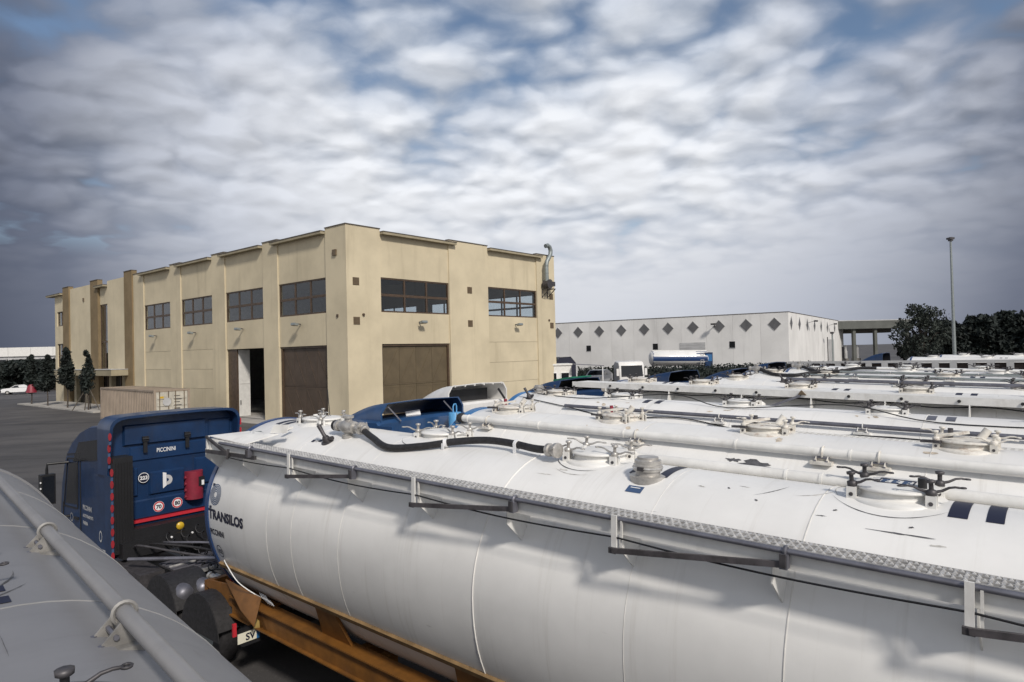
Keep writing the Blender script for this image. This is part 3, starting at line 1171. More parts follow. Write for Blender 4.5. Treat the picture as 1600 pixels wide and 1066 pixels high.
def walkway(T, d0, d1, vo=-1.30, vi=-1.08, z=3.53, detail=True, post_d=(), clamp_d=(), bracket_d=(), fascia='white_paint', rail='rail_grey'):
    mb = MB()
    mb.b6(d0, d1, vo, vo + 0.012, z - 0.145, z - 0.012, fascia)          # side plate
    mb.b6(d0, d1, vo + 0.012, vi, z - 0.055, z - 0.045, 'galvanised')       # tray under the tread
    w = mb.build('walkway', T.root)
    gm = grating_mesh(d0 + 0.45, d1, vo + 0.012, vi, z, 0.060 if detail else 0.12, 4 if detail else 2, teeth=detail)
    tag(gm.build('grating', w, fix=False), kind='stuff')
    b = MB()
    b.b6(d0, d0 + 0.44, vo + 0.012, vi + 0.30, z - 0.012, z + 0.004, fascia)
    b.build('end_plate', w)
    if rail:
        b = MB()
        b.cyl((d0 + 0.42, vo - 0.03, z - 0.015), (d1, vo - 0.03, z - 0.015), 0.021, rail, n=10)
        b.build('handrail', w)
    for d in bracket_d:
        b = MB()
        sk = [(T.R * -sinD(q), T.zc + T.R * cosD(q)) for q in (46, 52, 60.5)]
        b.prism([(d, vo, z - 0.15), (d, vi, z - 0.06)] + [(d, y, zz) for y, zz in sk] + [(d, -1.12, 3.10), (d, vo, z - 0.27)], (0.012, 0, 0), fascia)
        b.build('bracket', w)
    for d in post_d:
        b = MB()
        b.b6(d - 0.024, d + 0.024, vo - 0.068, vo - 0.052, z - 0.28, z + 0.02, fascia)
        b.b6(d + 0.05, d + 0.066, vo - 0.05, vo - 0.034, z - 0.26, z - 0.02, 'seam')
        po = b.build('rail_post', w)
        b = MB()
        b.b6(d - 0.035, d + 0.03, vo - 0.095, vo - 0.070, z - 0.28, z - 0.235, 'dark_metal')
        b.build('hinge', po)
        nx = [c for c in clamp_d if c > d]
        if nx:
            b = MB()
            b.bar((d + 0.0, vo - 0.09, z - 0.255), (nx[0], vo - 0.075, z - 0.095), 0.025, 0.042, 'strut_grey')
            b.build('folded_strut', w)
    for d in clamp_d:
        b = MB()
        b.torus((d, vo - 0.03, z - 0.015), 0.03, 0.014, 'rail_grey', 'x', 10, 5)
        b.b6(d - 0.025, d + 0.025, vo - 0.09, vo - 0.02, z - 0.125, z - 0.03, 'rail_grey')
        b.b6(d - 0.02, d + 0.02, vo - 0.105, vo - 0.09, z - 0.11, z - 0.02, 'dark_metal')
        b.build('rail_clamp', w)
    return w


GROUP = 'silo trailers parked side by side'
OX, OY = -3.87, 10.96
YAW_T, TILT = -39.7, 1.4
AXX = Vector((math.cos(R_(YAW_T)), math.sin(R_(YAW_T)), 0))
AXY = Vector((-math.sin(R_(YAW_T)), math.cos(R_(YAW_T)), 0))


def spot(d, v, z=0.0):
    """a point of the trailer rows, d metres behind the first tank's front and v metres across the rows"""
    return Vector((OX, OY, 0)) + AXX * d + AXY * v + Vector((0, 0, z - math.tan(R_(TILT)) * d))


def trailer(label, d, v, zc=2.45, ring='ring_blue', body='tank_white', L=11.6, beam='orange', seams=(1.6, 3.5, 5.4, 8.4, 10.4), ringw=0.05, yaw=YAW_T, loc=None):
    r = thing('silo_trailer', label, 'silo trailer', loc or spot(d, v), yaw, GROUP, TILT)
    T = Tank(r, zc=zc, L=L)
    T.shell(body)
    T.band('front_ring', -0.03, ringw, 0.022, ring)
    for s_ in seams:
        T.seam(s_, 0.005, 'seam_grey' if body == 'tank_grey' else 'seam')
    chassis(T, beam)
    return T


# --- first trailer: walkway, hose, lettering
T1 = trailer('large white silo trailer with a perforated side walkway and a black hose on top', 0, 0, seams=(8.36, 10.6))
T1.seam(5.43, 0.008, 'seam_bright')
for d in (1.66, 2.25, 3.25):
    T1.seam(d, 0.0022, 'seam')
T1.seam(7.1, 0.0025, 'seam')
walkway(T1, 0.14, 11.4, bracket_d=(0.07, 1.15, 2.36, 3.51, 4.70, 5.91, 7.10, 8.30, 9.47, 10.65), post_d=(2.39, 4.71, 7.09, 9.44), clamp_d=(1.43, 3.69, 6.04, 8.41, 10.8))
# front end of the walkway: folded gate frame
mb = MB()
mb.b6(-0.45, -0.42, -1.10, -1.06, 3.27, 3.50, 'white_paint')
mb.b6(-0.36, -0.34, -1.09, -1.07, 3.29, 3.46, 'white_paint')
gt = mb.build('end_gate', T1.root, loc=(0.60, -0.23, 0.08))
mb = MB()
mb.bar((-0.44, -1.10, 3.49), (0.25, -1.10, 3.28), 0.03, 0.035, 'dark_metal')
mb.bar((-0.44, -1.10, 3.28), (0.92, -1.09, 3.32), 0.035, 0.05, 'dark_metal')
mb.bar((0.26, -1.14, 3.24), (0.27, -1.13, 3.38), 0.03, 0.03, 'dark_metal')
mb.build('gate_strut', gt)
mb = MB()
mb.prism([(-0.46, -1.05, 3.50), (0.45, -0.98, 3.45), (0.60, -0.55, 3.56), (-0.10, -0.62, 3.55)], (0, 0, -0.012), 'white_paint')
mb.prism([(0.45, -0.60, 3.56), (0.75, -0.52, 3.58), (0.78, -0.50, 3.70), (0.52, -0.58, 3.68)], (0, 0.012, 0), 'white_paint')
mb.build('step_plate', gt)
mb = MB()
for k in range(7):
    pts = [(-0.05 + 0.02 * k + 0.55 * i / 10, -0.75 + 0.05 * math.sin(i * 0.9 + k) + 0.015 * k, 3.575 + 0.02 * math.sin(i * 1.3 + k * 2) ** 2) for i in range(11)]
    mb.tube(pts, 0.007, 'mast', 4)
tag(mb.build('loose_cord', T1.root, fix=False, loc=(0.45, -0.12, 0.03)), kind='stuff')
mb = MB()
for k in range(3):
    mb.bar((1.02 + 0.03 * k, -0.62, 3.62 + 0.02 * k), (1.06 + .03 * k, -0.50, 3.68 + .01 * k), 0.02, 0.03, ('seam', 'dark_metal', 'seam')[k])
mb.build('catch', T1.root)
# thin black cable slung under the handrail
cab = MB()
pts = []
for i in range(120):
    d = 0.82 + (11.3 - 0.82) * i / 119
    ph = ((d - 2.39) % 2.35) / 2.35
    pts.append((d, -1.36, 3.375 - 0.035 * math.sin(PI * ph)))
cab.tube(pts, 0.0075, 'black', 5)
cab.build('cable', T1.root)
rg = random.Random(3)
manhole(T1, 0.98, 0.10, bolts='steel', rng=rg)
manhole(T1, 3.55, 0.22, bolts='steel', rng=rg, rotz=0.2)
manhole(T1, 6.07, 0.05, bolts='steel', rng=rg, skip=(0,), rotz=0.1)
mh = manhole(T1, 8.83, 0.06, rng=random.Random(8), skip=(0,), rotz=0.0)
mb = MB()
for x0, x1, y0, y1 in ((-0.12, 0.13, -0.08, -0.073), (-0.12, 0.13, 0.09, 0.097), (-0.12, -0.113, -0.073, 0.09), (0.123, 0.13, -0.073, 0.09)):
    mb.b6(x0, x1, y0, y1, 0.112, 0.1215, 'decal_navy')
for k in range(4):
    for j in range(3):
        mb.b6(-0.10 + j * 0.075, -0.10 + j * 0.075 + 0.03 + 0.02 * ((k + j) % 2), -0.05 + k * 0.032, -0.036 + k * 0.032, 0.112, 0.1215, 'decal_blue')
mb.build('lid_sticker', mh)
mb = MB()
mb.cyl((0.19, -0.06, 0.10), (0.19, -0.06, 0.18), 0.032, 'black', n=12)
mb.build('knob', mh)
# hose with straps, valve and couplings
vc = valve(T1, 2.27, -0.36)
ho, hp = cable(T1, [(2.60, -0.37, 0.12), (2.9, -0.44, 0.07), (3.35, -0.55, 0.052), (3.85, -0.44, 0.055), (4.25, -0.25, 0.07), (4.65, -0.14, 0.09), (5.05, -0.15, 0.09), (5.4, -0.22, 0.09), (5.66, -0.26, 0.11)], 0.043, 'rubber', 'hose')
for d in (4.12, 5.12):
    i = min(range(len(hp)), key=lambda j: abs(hp[j].x - d))
    mb = MB()
    ax = (hp[i + 1] - hp[i]).normalized()
    mb.cyl(hp[i] - ax * 0.02, hp[i] + ax * 0.02, 0.056, 'decal_white', n=14)
    mb.b6(hp[i].x - 0.02, hp[i].x + 0.02, hp[i].y - 0.058, hp[i].y - 0.05, T1.top(d, hp[i].y - 0.05).z, hp[i].z, 'decal_white')
    mb.build('hose_strap', ho)
coupling(T1, hp[-1] - Vector((0.05, 0, 0)), hp[-1] - hp[-3], 0.95)
coupling(T1, hp[0] + Vector((0.06, 0, 0)), hp[0] - hp[2], 0.8)
stick_valve(T1, 2.05, -0.55)
vent_cap(T1, 6.83, -0.31)
T1.decal('label_plate', 6.74, 6.90, -28.0, -23.6, 'decal_blue')
q = T1.decal('label_line', 6.77, 6.87, -25.2, -24.7, 'decal_white', 0.006)
for d0, d1 in ((9.215, 9.335), (9.44, 9.545), (6.62, 6.72), (6.92, 7.02)):
    T1.decal('black_square', d0, d1, -13.7, 7.0, 'decal_navy')
for d0 in (0.30, 0.48):
    T1.decal('black_square', d0, d0 + 0.11, -13.7, 7.0, 'decal_navy')
for k in range(3):
    T1.decal('label_plate', 1.72 + 0.07 * k, 1.78 + 0.07 * k, -28.5 + 0.6 * k, -26 + 0.6 * k, ('decal_navy', 'pale_grey', 'decal_navy')[k])
pipe(T1, 0.34, 0.050, 6.2, 11.3, 'white_paint', 0.0, clamps=(), joints=(7.9, 8.2, 10.0))
# brown stiffening rail low on the side
mb = MB()
vs = []
for d in [i * 0.4 for i in range(29)]:
    pass
mb.prism([T1.pt(0.05, -121, 0.0), T1.pt(0.05, -121, 0.035), T1.pt(0.05, -123.5, 0.035), T1.pt(0.05, -123.5, 0.0)], (11.3, 0, 0), 'rust_rail')
mb.build('side_rail', T1.root)
# lettering and marks
def lettering(T, s_, d, a, size, bold, m, width=None, name='lettering', parent=None):
    mb = text_mb(s_, size, m, bold)
    w = max(v[0] for v in mb.v) - min(v[0] for v in mb.v)
    x0 = min(v[0] for v in mb.v)
    k = (width / w) if width else 1
    mb.v = [((v[0] - x0) * k, v[1], v[2]) for v in mb.v]
    T.wrap(mb, d, a)
    return mb.build(name, parent or T.root, fix=False)


lettering(T1, 'TRANSILOS', 0.06, -93.4, 0.16, 0.0085, 'decal_navy', 1.0)
lettering(T1, 'PICCININI', 0.07, -102.6, 0.10, 0.003, 'decal_navy', 0.40)
mb = MB()
ring_mb(mb, 0.075, 0.085, 'decal_navy')
tmb = text_mb('102', 0.085, 'decal_navy', 0.002)
mb.add([(x - 0.07, y - 0.03, z) for x, y, z in tmb.v], tmb.f, 'decal_navy')
T1.wrap(mb, 0.22, -112.5)
mb.build('lettering', T1.root, fix=False)
# ringed letter P emblem
mb = MB()
for k in range(5):
    r0 = 0.045 + k * 0.024
    ring_mb(mb, r0, r0 + 0.013, 'decal_blue', 0, 28, (0.16, 0.02))
mb.add([(0.02, -0.19, 0), (0.085, -0.19, 0), (0.085, 0.17, 0), (0.02, 0.17, 0)], [(0, 1, 2, 3)], 'decal_navy')
T1.wrap(mb, 0.06, -79)
mb.build('emblem', T1.root, fix=False)
# white cord hanging at the front
mb = MB()
pts = [T1.pt(0.25, -118, 0.01), T1.pt(0.42, -119, 0.06), T1.pt(0.62, -126, 0.10), T1.pt(0.85, -134, 0.08), T1.pt(1.0, -140, 0.05)]
sm = []
for i in range(len(pts) - 1):
    a, b, c, e = pts[max(0, i - 1)], pts[i], pts[i + 1], pts[min(len(pts) - 1, i + 2)]
    for k in range(6):
        t = k / 6
        sm.append(0.5 * ((2 * b) + (c - a) * t + (2 * a - 5 * b + 4 * c - e) * t * t + (3 * b - a - 3 * c + e) * t ** 3))
mb.tube(sm, 0.008, 'decal_white', 5)
for k in range(4):
    a = T1.pt(0.85 + 0.05 * k, -136, 0.03)
    mb.tube([a, a + Vector((0.12, -0.03, -0.03)), a + Vector((0.25, -0.01, -0.09)), a + Vector((0.10, 0.01, -0.05))], 0.007, 'decal_white', 4)
mb.build('cord', T1.root)
# gooseneck of the orange chassis at the front
mb = MB()
mb.prism([(-0.72, -0.96, 1.10), (-0.60, -0.97, 1.20), (0.55, -0.97, 1.33), (0.95, -0.97, 1.15), (1.2, -0.97, 0.86), (0.9, -0.97, 0.84)], (0, 0.03, 0), 'orange')
gn = mb.build('gooseneck', T1.root)
mb = MB()
mb.b6(-0.62, 0.9, -0.93, 0.93, 1.05, 1.08, 'orange')
mb.b6(-0.72, -0.62, -0.95, 0.95, 1.0, 1.16, 'orange')
mb.build('front_plate', gn)
mb = MB()
mb.prism([(0.0, -0.97, 1.33), (0.75, -1.13, 1.10), (1.15, -1.15, 0.98), (1.0, -0.96, 1.28)], (0.02, 0.0, 0.02), 'orange')
mb.build('gusset', gn)
mb = MB()
mb.lathe([(0.16, 0), (0.16, 0.05), (0.11, 0.06), (0.11, 0.16)], (-0.2, -0.6, 1.08), 'black', 14)
mb.cyl((-0.25, -0.75, 1.1), (-0.25, -0.75, 1.27), 0.02, 'red', n=8)
mb.build('coupling_pad', gn)

# --- second trailer: thick white pipe, rusty lids, peeled patch, tread strip
T2 = trailer('white silo trailer with a thick white pipe and a dark peeled patch on its flank', 1.5, 3.2, ring='cab_light_blue', seams=(1.2, 3.6, 7.2, 9.4), ringw=0.12)
pipe(T2, -0.70, 0.062, 0.15, 10.6, 'white_paint', 0.05, clamps=(0.8, 3.65, 6.15, 6.75, 9.3), joints=(0.35, 1.9, 3.45, 5.1, 6.45, 8.4))
mb = MB()
p_ = T2.top(0.15, -0.70)
mb.lathe([(0.07, 0), (0.085, 0.02), (0.085, 0.10), (0.06, 0.12)], (0.22, -0.70, p_.z + 0.112), 'rubber', 12, (-1, 0, 0))
mb.prism([(0.02, -0.72, p_.z - 0.05), (0.14, -0.72, p_.z - 0.05), (0.06, -0.72, p_.z + 0.20)], (0, 0.012, 0), 'mast')
mb.build('pipe_end', T2.root)
for d, r_ in ((0.75, 0.2), (2.95, -0.15), (5.25, 0.1), (7.5, 0.0)):
    m_ = manhole(T2, d, 0.05, 'worn_white', 'worn_white', rng=random.Random(int(d * 10)), skip=(0, 2), rotz=r_)
    b = MB()
    b.cyl((-0.15, -0.05, 0.10), (-0.15, -0.05, 0.22), 0.028, 'dark_red' if d < 5 else 'dark_metal', n=10)
    b.bar((-0.28, -0.12, 0.13), (0.02, 0.02, 0.18), 0.045, 0.035, 'worn_white')
    b.cyl((0.12, 0.02, 0.10), (0.2, 0.05, 0.22), 0.045, 'worn_white', n=10)
    b.bar((-0.42, -0.2, 0.07), (-0.22, -0.26, 0.08), 0.06, 0.03, 'dark_metal')
    b.build('lever', m_)
gw = MB()
zt = T2.top(0, 0.55).z + 0.045
gw.b6(5.4, 10.4, 0.46, 0.80, zt - 0.05, zt - 0.035, 'strut_grey')
tr_ = gw.build('tread_strip', T2.root)
gm = MB()
for k in range(4):
    v = 0.46 + 0.34 * k / 3
    gm.b6(5.4, 10.4, v - 0.012, v + 0.012, zt - 0.03, zt + 0.012, 'white_paint')
for k in range(66):
    d = 5.42 + k * 0.0755
    gm.b6(d, d + 0.032, 0.46, 0.80, zt - 0.03, zt + 0.006, 'white_paint')
tag(gm.build('grating', tr_, fix=False), kind='stuff')


def blotch(T, name, d, a, rd, ra, m, seed, n=26, off=0.003):
    """ragged patch of bare metal on the skin"""
    r = random.Random(seed)
    vs = [T.pt(d, a, off)]
    ph = [r.uniform(0, 6) for _ in range(3)]
    for i in range(n):
        t = 2 * PI * i / n
        k = 0.7 + 0.22 * math.sin(2 * t + ph[0]) + 0.18 * math.sin(5 * t + ph[1]) + 0.12 * math.sin(9 * t + ph[2])
        vs.append(T.pt(d + rd * k * math.cos(t), a + ra * k * math.sin(t), off))
    mb = MB()
    mb.add(vs, [(0, 1 + i, 1 + (i + 1) % n) for i in range(n)], m)
    return mb.build(name, T.root, fix=False)


blotch(T2, 'peeled_patch', 5.42, -42, 0.30, 4.2, 'peeled', 5)
blotch(T2, 'peeled_patch', 5.10, -40, 0.10, 2.2, 'peeled', 8)
blotch(T2, 'peeled_patch', 7.35, -62, 0.05, 1.0, 'peeled', 3)
blotch(T2, 'peeled_patch', 3.3, -33, 0.07, 0.7, 'peeled', 4)
blotch(T1, 'scratch', 8.98, -27.5, 0.22, 0.5, 'peeled', 21)
blotch(T1, 'scratch', 8.42, -24.5, 0.05, 0.3, 'peeled', 22)
for k, (d, a) in enumerate(((7.9, -21), (8.5, -20), (9.02, -23.5), (7.62, -15))):
    blotch(T1, 'paint_chip', d, a, 0.018, 0.7, 'peeled', 30 + k)

# --- third trailer: dark pipe and slack cable
T3 = trailer('third white silo trailer back, dark pipe along its flank, slack cable over its crown', -0.25, 6.75, ring='cab_light_blue', ringw=0.08)
pipe(T3, -0.78, 0.036, 1.7, 11.0, 'rail_grey', 0.07, clamps=(2.9, 5.2, 7.6, 9.9), clamp_m='white_paint')
cable(T3, [(0.3, -0.5, 0.03), (1.7, -0.72, 0.03), (3.0, -0.86, 0.01), (4.4, -0.80, 0.04), (6.0, -0.92, 0.01), (8.0, -0.84, 0.02), (10.8, -0.9, 0.01)], 0.011, 'black')
cable(T3, [(0.5, -0.2, 0.02), (2.0, -0.33, 0.02), (4.0, -0.22, 0.16), (5.2, -0.38, 0.02), (7.2, -0.25, 0.14), (8.6, -0.46, 0.02), (11.0, -0.36, 0.02)], 0.010, 'black')
for d in (0.95, 2.7, 5.3, 7.8, 10.1):
    manhole(T3, d, 0.08, 'worn_white' if d < 1 else 'white_paint', 'dark_metal', rng=random.Random(int(d * 7)), rotz=0.1)
for d in (3.35, 3.62, 8.42, 8.68):
    T3.decal('black_square', d, d + 0.13, -16, -4, 'decal_navy' if d < 5 else 'rail_grey')
stick_valve(T3, 0.45, -0.45)
vent_cap(T3, 0.35, 0.05)

# --- fourth trailer: raised deck along the near side
T4 = trailer('white silo trailer with a raised white side deck overhanging its shaded flank', 0.5, 10.1, zc=2.60)
mb = MB()
mb.b6(-0.95, 11.2, -1.06, -0.30, 3.80, 3.83, 'white_paint')
mb.b6(-0.95, 11.2, -1.08, -1.06, 3.70, 3.845, 'white_paint')
dk = mb.build('side_deck', T4.root)
for d in [0.25 + 0.95 * i for i in range(12)]:
    b = MB()
    b.cyl((d, -1.08, 3.77), (d, -1.11, 3.77), 0.03, 'black', n=8)
    b.build('bolt', dk)
for d in (0.1, 1.9, 3.7, 5.2, 6.6, 8.0, 9.4, 10.8):
    b = MB()
    b.prism([(d, -1.05, 3.80), (d, -0.6, 3.80), (d, -T4.R * sinD(70), T4.zc + T4.R * cosD(70)), (d, -1.22, 3.25)], (0.02, 0, 0), 'white_paint')
    b.build('bracket', dk)
cbm = MB()
cbm.tube([(d, -1.0 + 0.02 * math.sin(d * 2), 3.67 - 0.05 * math.sin(d * 1.9) ** 2) for d in [0.3 + i * 0.2 for i in range(54)]], 0.014, 'black', 5)
cbm.build('cable', T4.root)
mb = MB()
mb.cyl((4.15, -1.30, 3.30), (4.15, -1.12, 3.52), 0.12, 'white_paint', n=14)
mb.cyl((4.15, -1.315, 3.28), (4.15, -1.30, 3.30), 0.085, 'black', n=14)
mb.bar((4.2, -1.2, 3.40), (5.0, -1.12, 3.74), 0.04, 0.05, 'rail_grey')
mb.prism([(4.95, -1.12, 3.76), (5.12, -1.12, 3.76), (5.02, -1.12, 3.86)], (0, 0.04, 0), 'vent_brown')
mb.build('inspection_lamp', T4.root)
for d in (0.6, 2.35, 4.7, 7.0, 9.2):
    manhole(T4, d, 0.0, 'worn_white', 'dark_metal', rng=random.Random(int(d * 9)), rotz=0.1, skip=(1, 2))
for d in (1.3, 1.5, 5.4, 5.65, 7.7, 7.95):
    T4.decal('black_square', d, d + 0.11, -12, 3, 'decal_navy')

def arc_mark(T, d, v, r, a0, a1, w, m='peeled', seed=0):
    """thin swept scratch left by a swinging handle or a dragged hose"""
    rg_ = random.Random(seed)
    n = 18
    vs = []
    for i in range(n + 1):
        t = i / n
        a = R_(a0 + (a1 - a0) * t)
        ww = w * math.sin(PI * min(1, max(0.02, t))) * rg_.uniform(0.35, 1)
        for q in (-ww, ww):
            x, y = d + (r + q) * math.cos(a), v + (r + q) * math.sin(a)
            p_ = T.top(x, y)
            vs.append((x, y, p_.z + 0.003))
    mb = MB()
    mb.add(vs, [(2 * i, 2 * i + 1, 2 * i + 3, 2 * i + 2) for i in range(n)], m)
    return mb.build('scratch', T.root, fix=False)


mat('stain', (0.60, 0.58, 0.54), 0.6, var=0.25, vscale=9)
mat('stain_dark', (0.125, 0.125, 0.13), 0.65, var=0.25, vscale=9)
mat('rust_stain', (0.60, 0.52, 0.42), 0.7, var=0.25, vscale=12)
for k, (d, r, a0, a1, w) in enumerate(((8.83, 0.47, -150, -35, 0.006), (8.83, 0.43, 150, 215, 0.006), (6.07, 0.44, -160, -60, 0.008), (6.07, 0.52, -120, -70, 0.006), (3.55, 0.42, -150, -50, 0.006), (8.1, 0.35, -80, -20, 0.007), (7.6, 0.5, -60, -20, 0.006))):
    arc_mark(T1, d, 0.05, r, a0, a1, w, 'stain' if k % 2 else 'peeled', k)
rs_ = random.Random(77)
for k in range(8):      # drips and smears on the near tank
    d = rs_.uniform(5.2, 10.2)
    blotch(T1, 'stain', d, rs_.uniform(-42, -6), rs_.uniform(0.03, 0.16), rs_.uniform(0.2, 0.7), 'stain', 200 + k, 14, 0.0022)
for T, ds in ((T2, (2.95, 5.25, 7.5)), (T3, (2.7, 5.3, 7.8))):
    for d in ds:
        for k in range(3):
            blotch(T, 'rust_stain', d + rs_.uniform(-.4, .4), rs_.uniform(-26, -16), rs_.uniform(0.02, 0.09), rs_.uniform(1.0, 3.5), 'rust_stain', int(d * 50) + k, 14, 0.0025)

# --- the trailers further back
T5 = trailer('fifth white silo trailer back, thin dark pipe starting at a small upright valve', 1.6, 13.9, zc=2.55)
pipe(T5, -0.35, 0.045, 2.2, 11.0, 'rail_grey', 0.04, clamps=(5.0, 8.0), clamp_m='white_paint')
stick_valve(T5, 2.1, -0.35)
T6 = trailer('white silo trailer sixth back with a sagging black hose over its front end', 1.35, 17.3, zc=2.60)
T7 = trailer('white silo trailer seventh back, black hose at its front and a grey pipe along it', 1.75, 20.7, zc=2.60)
T8 = trailer('farthest white silo trailer of the row, just in front of the pale post fence', 1.95, 24.2, zc=2.58)
T9 = trailer('white silo trailer beyond the pale post fence, nearer of two there', 3.2, 38.0, zc=2.68)
T10 = trailer('white silo trailer farthest off beyond the pale post fence', 3.8, 45.0, zc=2.68)
for T, ds in ((T5, (0.7, 2.9, 5.3, 7.6, 9.8)), (T6, (0.9, 2.6, 5.9, 7.9, 9.9)), (T7, (1.0, 3.9, 6.5, 8.4)), (T8, (1.2, 3.2, 5.6, 8.0)), (T9, (1.0, 3.5, 6.2)), (T10, (1.2, 4.0, 6.6))):
    for d in ds:
        manhole(T, d, random.uniform(-.1, .1), 'worn_white' if T in (T5, T6) else 'white_paint', 'dark_metal', rng=random.Random(int(d * 13)), rotz=random.uniform(-.2, .2), detail=False, ws=0.8)
        if d > 2:
            for e in (0.55, 0.78):
                T.decal('black_square', d + e, d + e + 0.12, -12, 3, 'decal_navy')
for T, v in ((T6, -0.5), (T7, -0.55), (T8, -0.5)):
    pipe(T, v, 0.032, 1.5, 11.0, 'mast' if T is not T8 else 'white_paint', 0.03, clamps=(3.5, 6.0, 8.5), clamp_m='white_paint')
for T in (T6, T7):
    valve(T, 0.35, -0.2)
    cable(T, [(0.5, -0.25, 0.10), (1.0, -0.5, 0.06), (1.7, -0.55, 0.06), (2.4, -0.30, 0.09), (3.0, -0.25, 0.10)], 0.055, 'rubber', 'hose')
    cable(T, [(3.0, -0.4, 0.02), (5.0, -0.5, 0.03), (7.0, -0.38, 0.03), (11.0, -0.5, 0.02)], 0.012, 'black')

# --- the grey trailer in the near left corner
T0r = Vector((-2.10, 2.74, 0))
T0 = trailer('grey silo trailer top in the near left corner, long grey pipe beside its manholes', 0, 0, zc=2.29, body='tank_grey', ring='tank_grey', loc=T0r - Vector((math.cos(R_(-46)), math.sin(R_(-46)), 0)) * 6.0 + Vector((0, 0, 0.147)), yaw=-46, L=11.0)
T0D = 6.0
mat('clamp_grey', (0.27, 0.26, 0.245), 0.55, var=0.2, vscale=9)
mat('pipe_grey', (0.245, 0.24, 0.24), 0.45, var=0.06, vscale=2.5, streak=(0.4, (0.18, 0.17, 0.165), (4, 3, 3)))
pipe(T0, 0.40, 0.035, 0.3, 10.7, 'pipe_grey', 0.09, clamps=(1.4, 4.25, 6.03, 8.6), joints=(), clamp_m='clamp_grey')
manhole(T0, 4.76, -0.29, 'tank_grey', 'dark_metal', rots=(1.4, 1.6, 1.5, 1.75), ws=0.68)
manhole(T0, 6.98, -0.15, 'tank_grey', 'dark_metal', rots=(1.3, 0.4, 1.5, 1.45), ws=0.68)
for d in (5.02, 5.22):
    T0.decal('black_square', d, d + 0.11, -9, 4, 'decal_navy')
for k in range(2):
    r_ = random.Random(60 + k)
    blotch(T0, 'scratch', 5.0 + r_.uniform(0, 1.8), r_.uniform(-12, 9), r_.uniform(0.05, 0.16), r_.uniform(0.08, 0.25), 'peeled', 70 + k, 16)

for k, (d, v, r, a0, a1, w) in enumerate(((6.98, -0.15, 0.50, 100, 215, 0.012), (6.98, -0.15, 0.62, 110, 170, 0.010), (4.76, -0.29, 0.45, 20, 90, 0.012), (4.76, -0.29, 0.55, 0, 60, 0.008), (6.1, -0.5, 0.75, 10, 60, 0.006), (5.5, -0.4, 0.5, -20, 40, 0.005))):
    arc_mark(T0, d, v, r, a0, a1, w, 'stain_dark', 40 + k)

# ------------------------------------------------------------------ tractor units
CG = 'lorry cabs coupled to the silo trailers'


def frame_and_wheels(r, rear=4.9, six=False):
    for s_ in (-1, 1):
        b = MB()
        b.b6(-2.0, rear, s_ * 0.42 - 0.05, s_ * 0.42 + 0.05, 0.70, 0.98, 'black')
        b.build('frame_rail', r)
        wheel(r, -1.35, s_ * 1.0, 0.515, s_ > 0)
        for x in ((2.35, 3.75) if six else (3.2,)):
            wheel(r, x, s_ * 1.0, 0.515, s_ > 0)
        b = MB()
        b.b6(0.25, 1.5, s_ * 1.18 - 0.06 - 0.3 * (s_ > 0), s_ * 1.18 + 0.06 + 0.3 * (s_ < 0), 0.45, 0.95, 'dark_metal')
        b.build('fuel_tank', r)


def hollow_deflector(r, c, x0=-1.75, z0=2.95, ztop=3.62, w=1.14, m='cab_blue', inner='black', rim=None):
    """roof spoiler: a thin shell that is open behind"""
    mb = MB()
    n = 8
    out, inn = [], []
    for i in range(n + 1):
        t = i / n
        x = x0 + (-0.02 - x0) * t
        z = z0 + (ztop - z0) * math.sin(t * PI / 2 * 0.92) / math.sin(PI / 2 * 0.92)
        hw = w * (0.86 + 0.14 * t)
        row = [(x, -hw, z0), (x, -hw, max(z0, z - 0.18)), (x, -hw + 0.14, z), (x, 0, z + 0.03), (x, hw - 0.14, z), (x, hw, max(z0, z - 0.18)), (x, hw, z0)]
        out.append(row)
    vs = [p for row in out for p in row]
    fs = [(i * 7 + k, i * 7 + k + 1, i * 7 + k + 8, i * 7 + k + 7) for i in range(n) for k in range(6)]
    mb.add(vs, fs, m, True)
    vs2 = [(p[0], p[1] * 0.965, z0 + (p[2] - z0) * 0.955 + 0.002) for p in vs]
    mb.add(vs2, [tuple(reversed(f)) for f in fs], inner, True)
    b = n * 7
    lip = [vs[b + k] for k in range(7)] + [vs2[b + k] for k in range(7)]
    mb.add(lip, [(k, k + 1, k + 8, k + 7) for k in range(6)], rim or m)
    return mb.build('roof_spoiler', r, fix=False)


def cab_shell(mb, m, ztop, side, half=1.22, crown=0.05):
    """loft of a side outline (x, z) across the cab's width"""
    ys = [(-half, 0.0), (-half + 0.07, 0.6), (-half * 0.6, 0.9), (0, 1.0), (half * 0.6, 0.9), (half - 0.07, 0.6), (half, 0.0)]
    n = len(side)
    vs = []
    cx = -1.1
    for y, q in ys:
        for x, z in side:
            up = 0.05 * q if z > ztop - 0.9 else 0
            fx = -0.06 * q if x < -1.8 else 0
            vs.append((x + fx, y, z + up))
    fs = []
    for i in range(len(ys) - 1):
        for k in range(n):
            a, b = i * n + k, i * n + (k + 1) % n
            fs.append((a, b, b + n, a + n))
    fs += [tuple(range(n)), tuple(reversed(range((len(ys) - 1) * n, len(ys) * n)))]
    mb.add(vs, fs, m)
    return mb


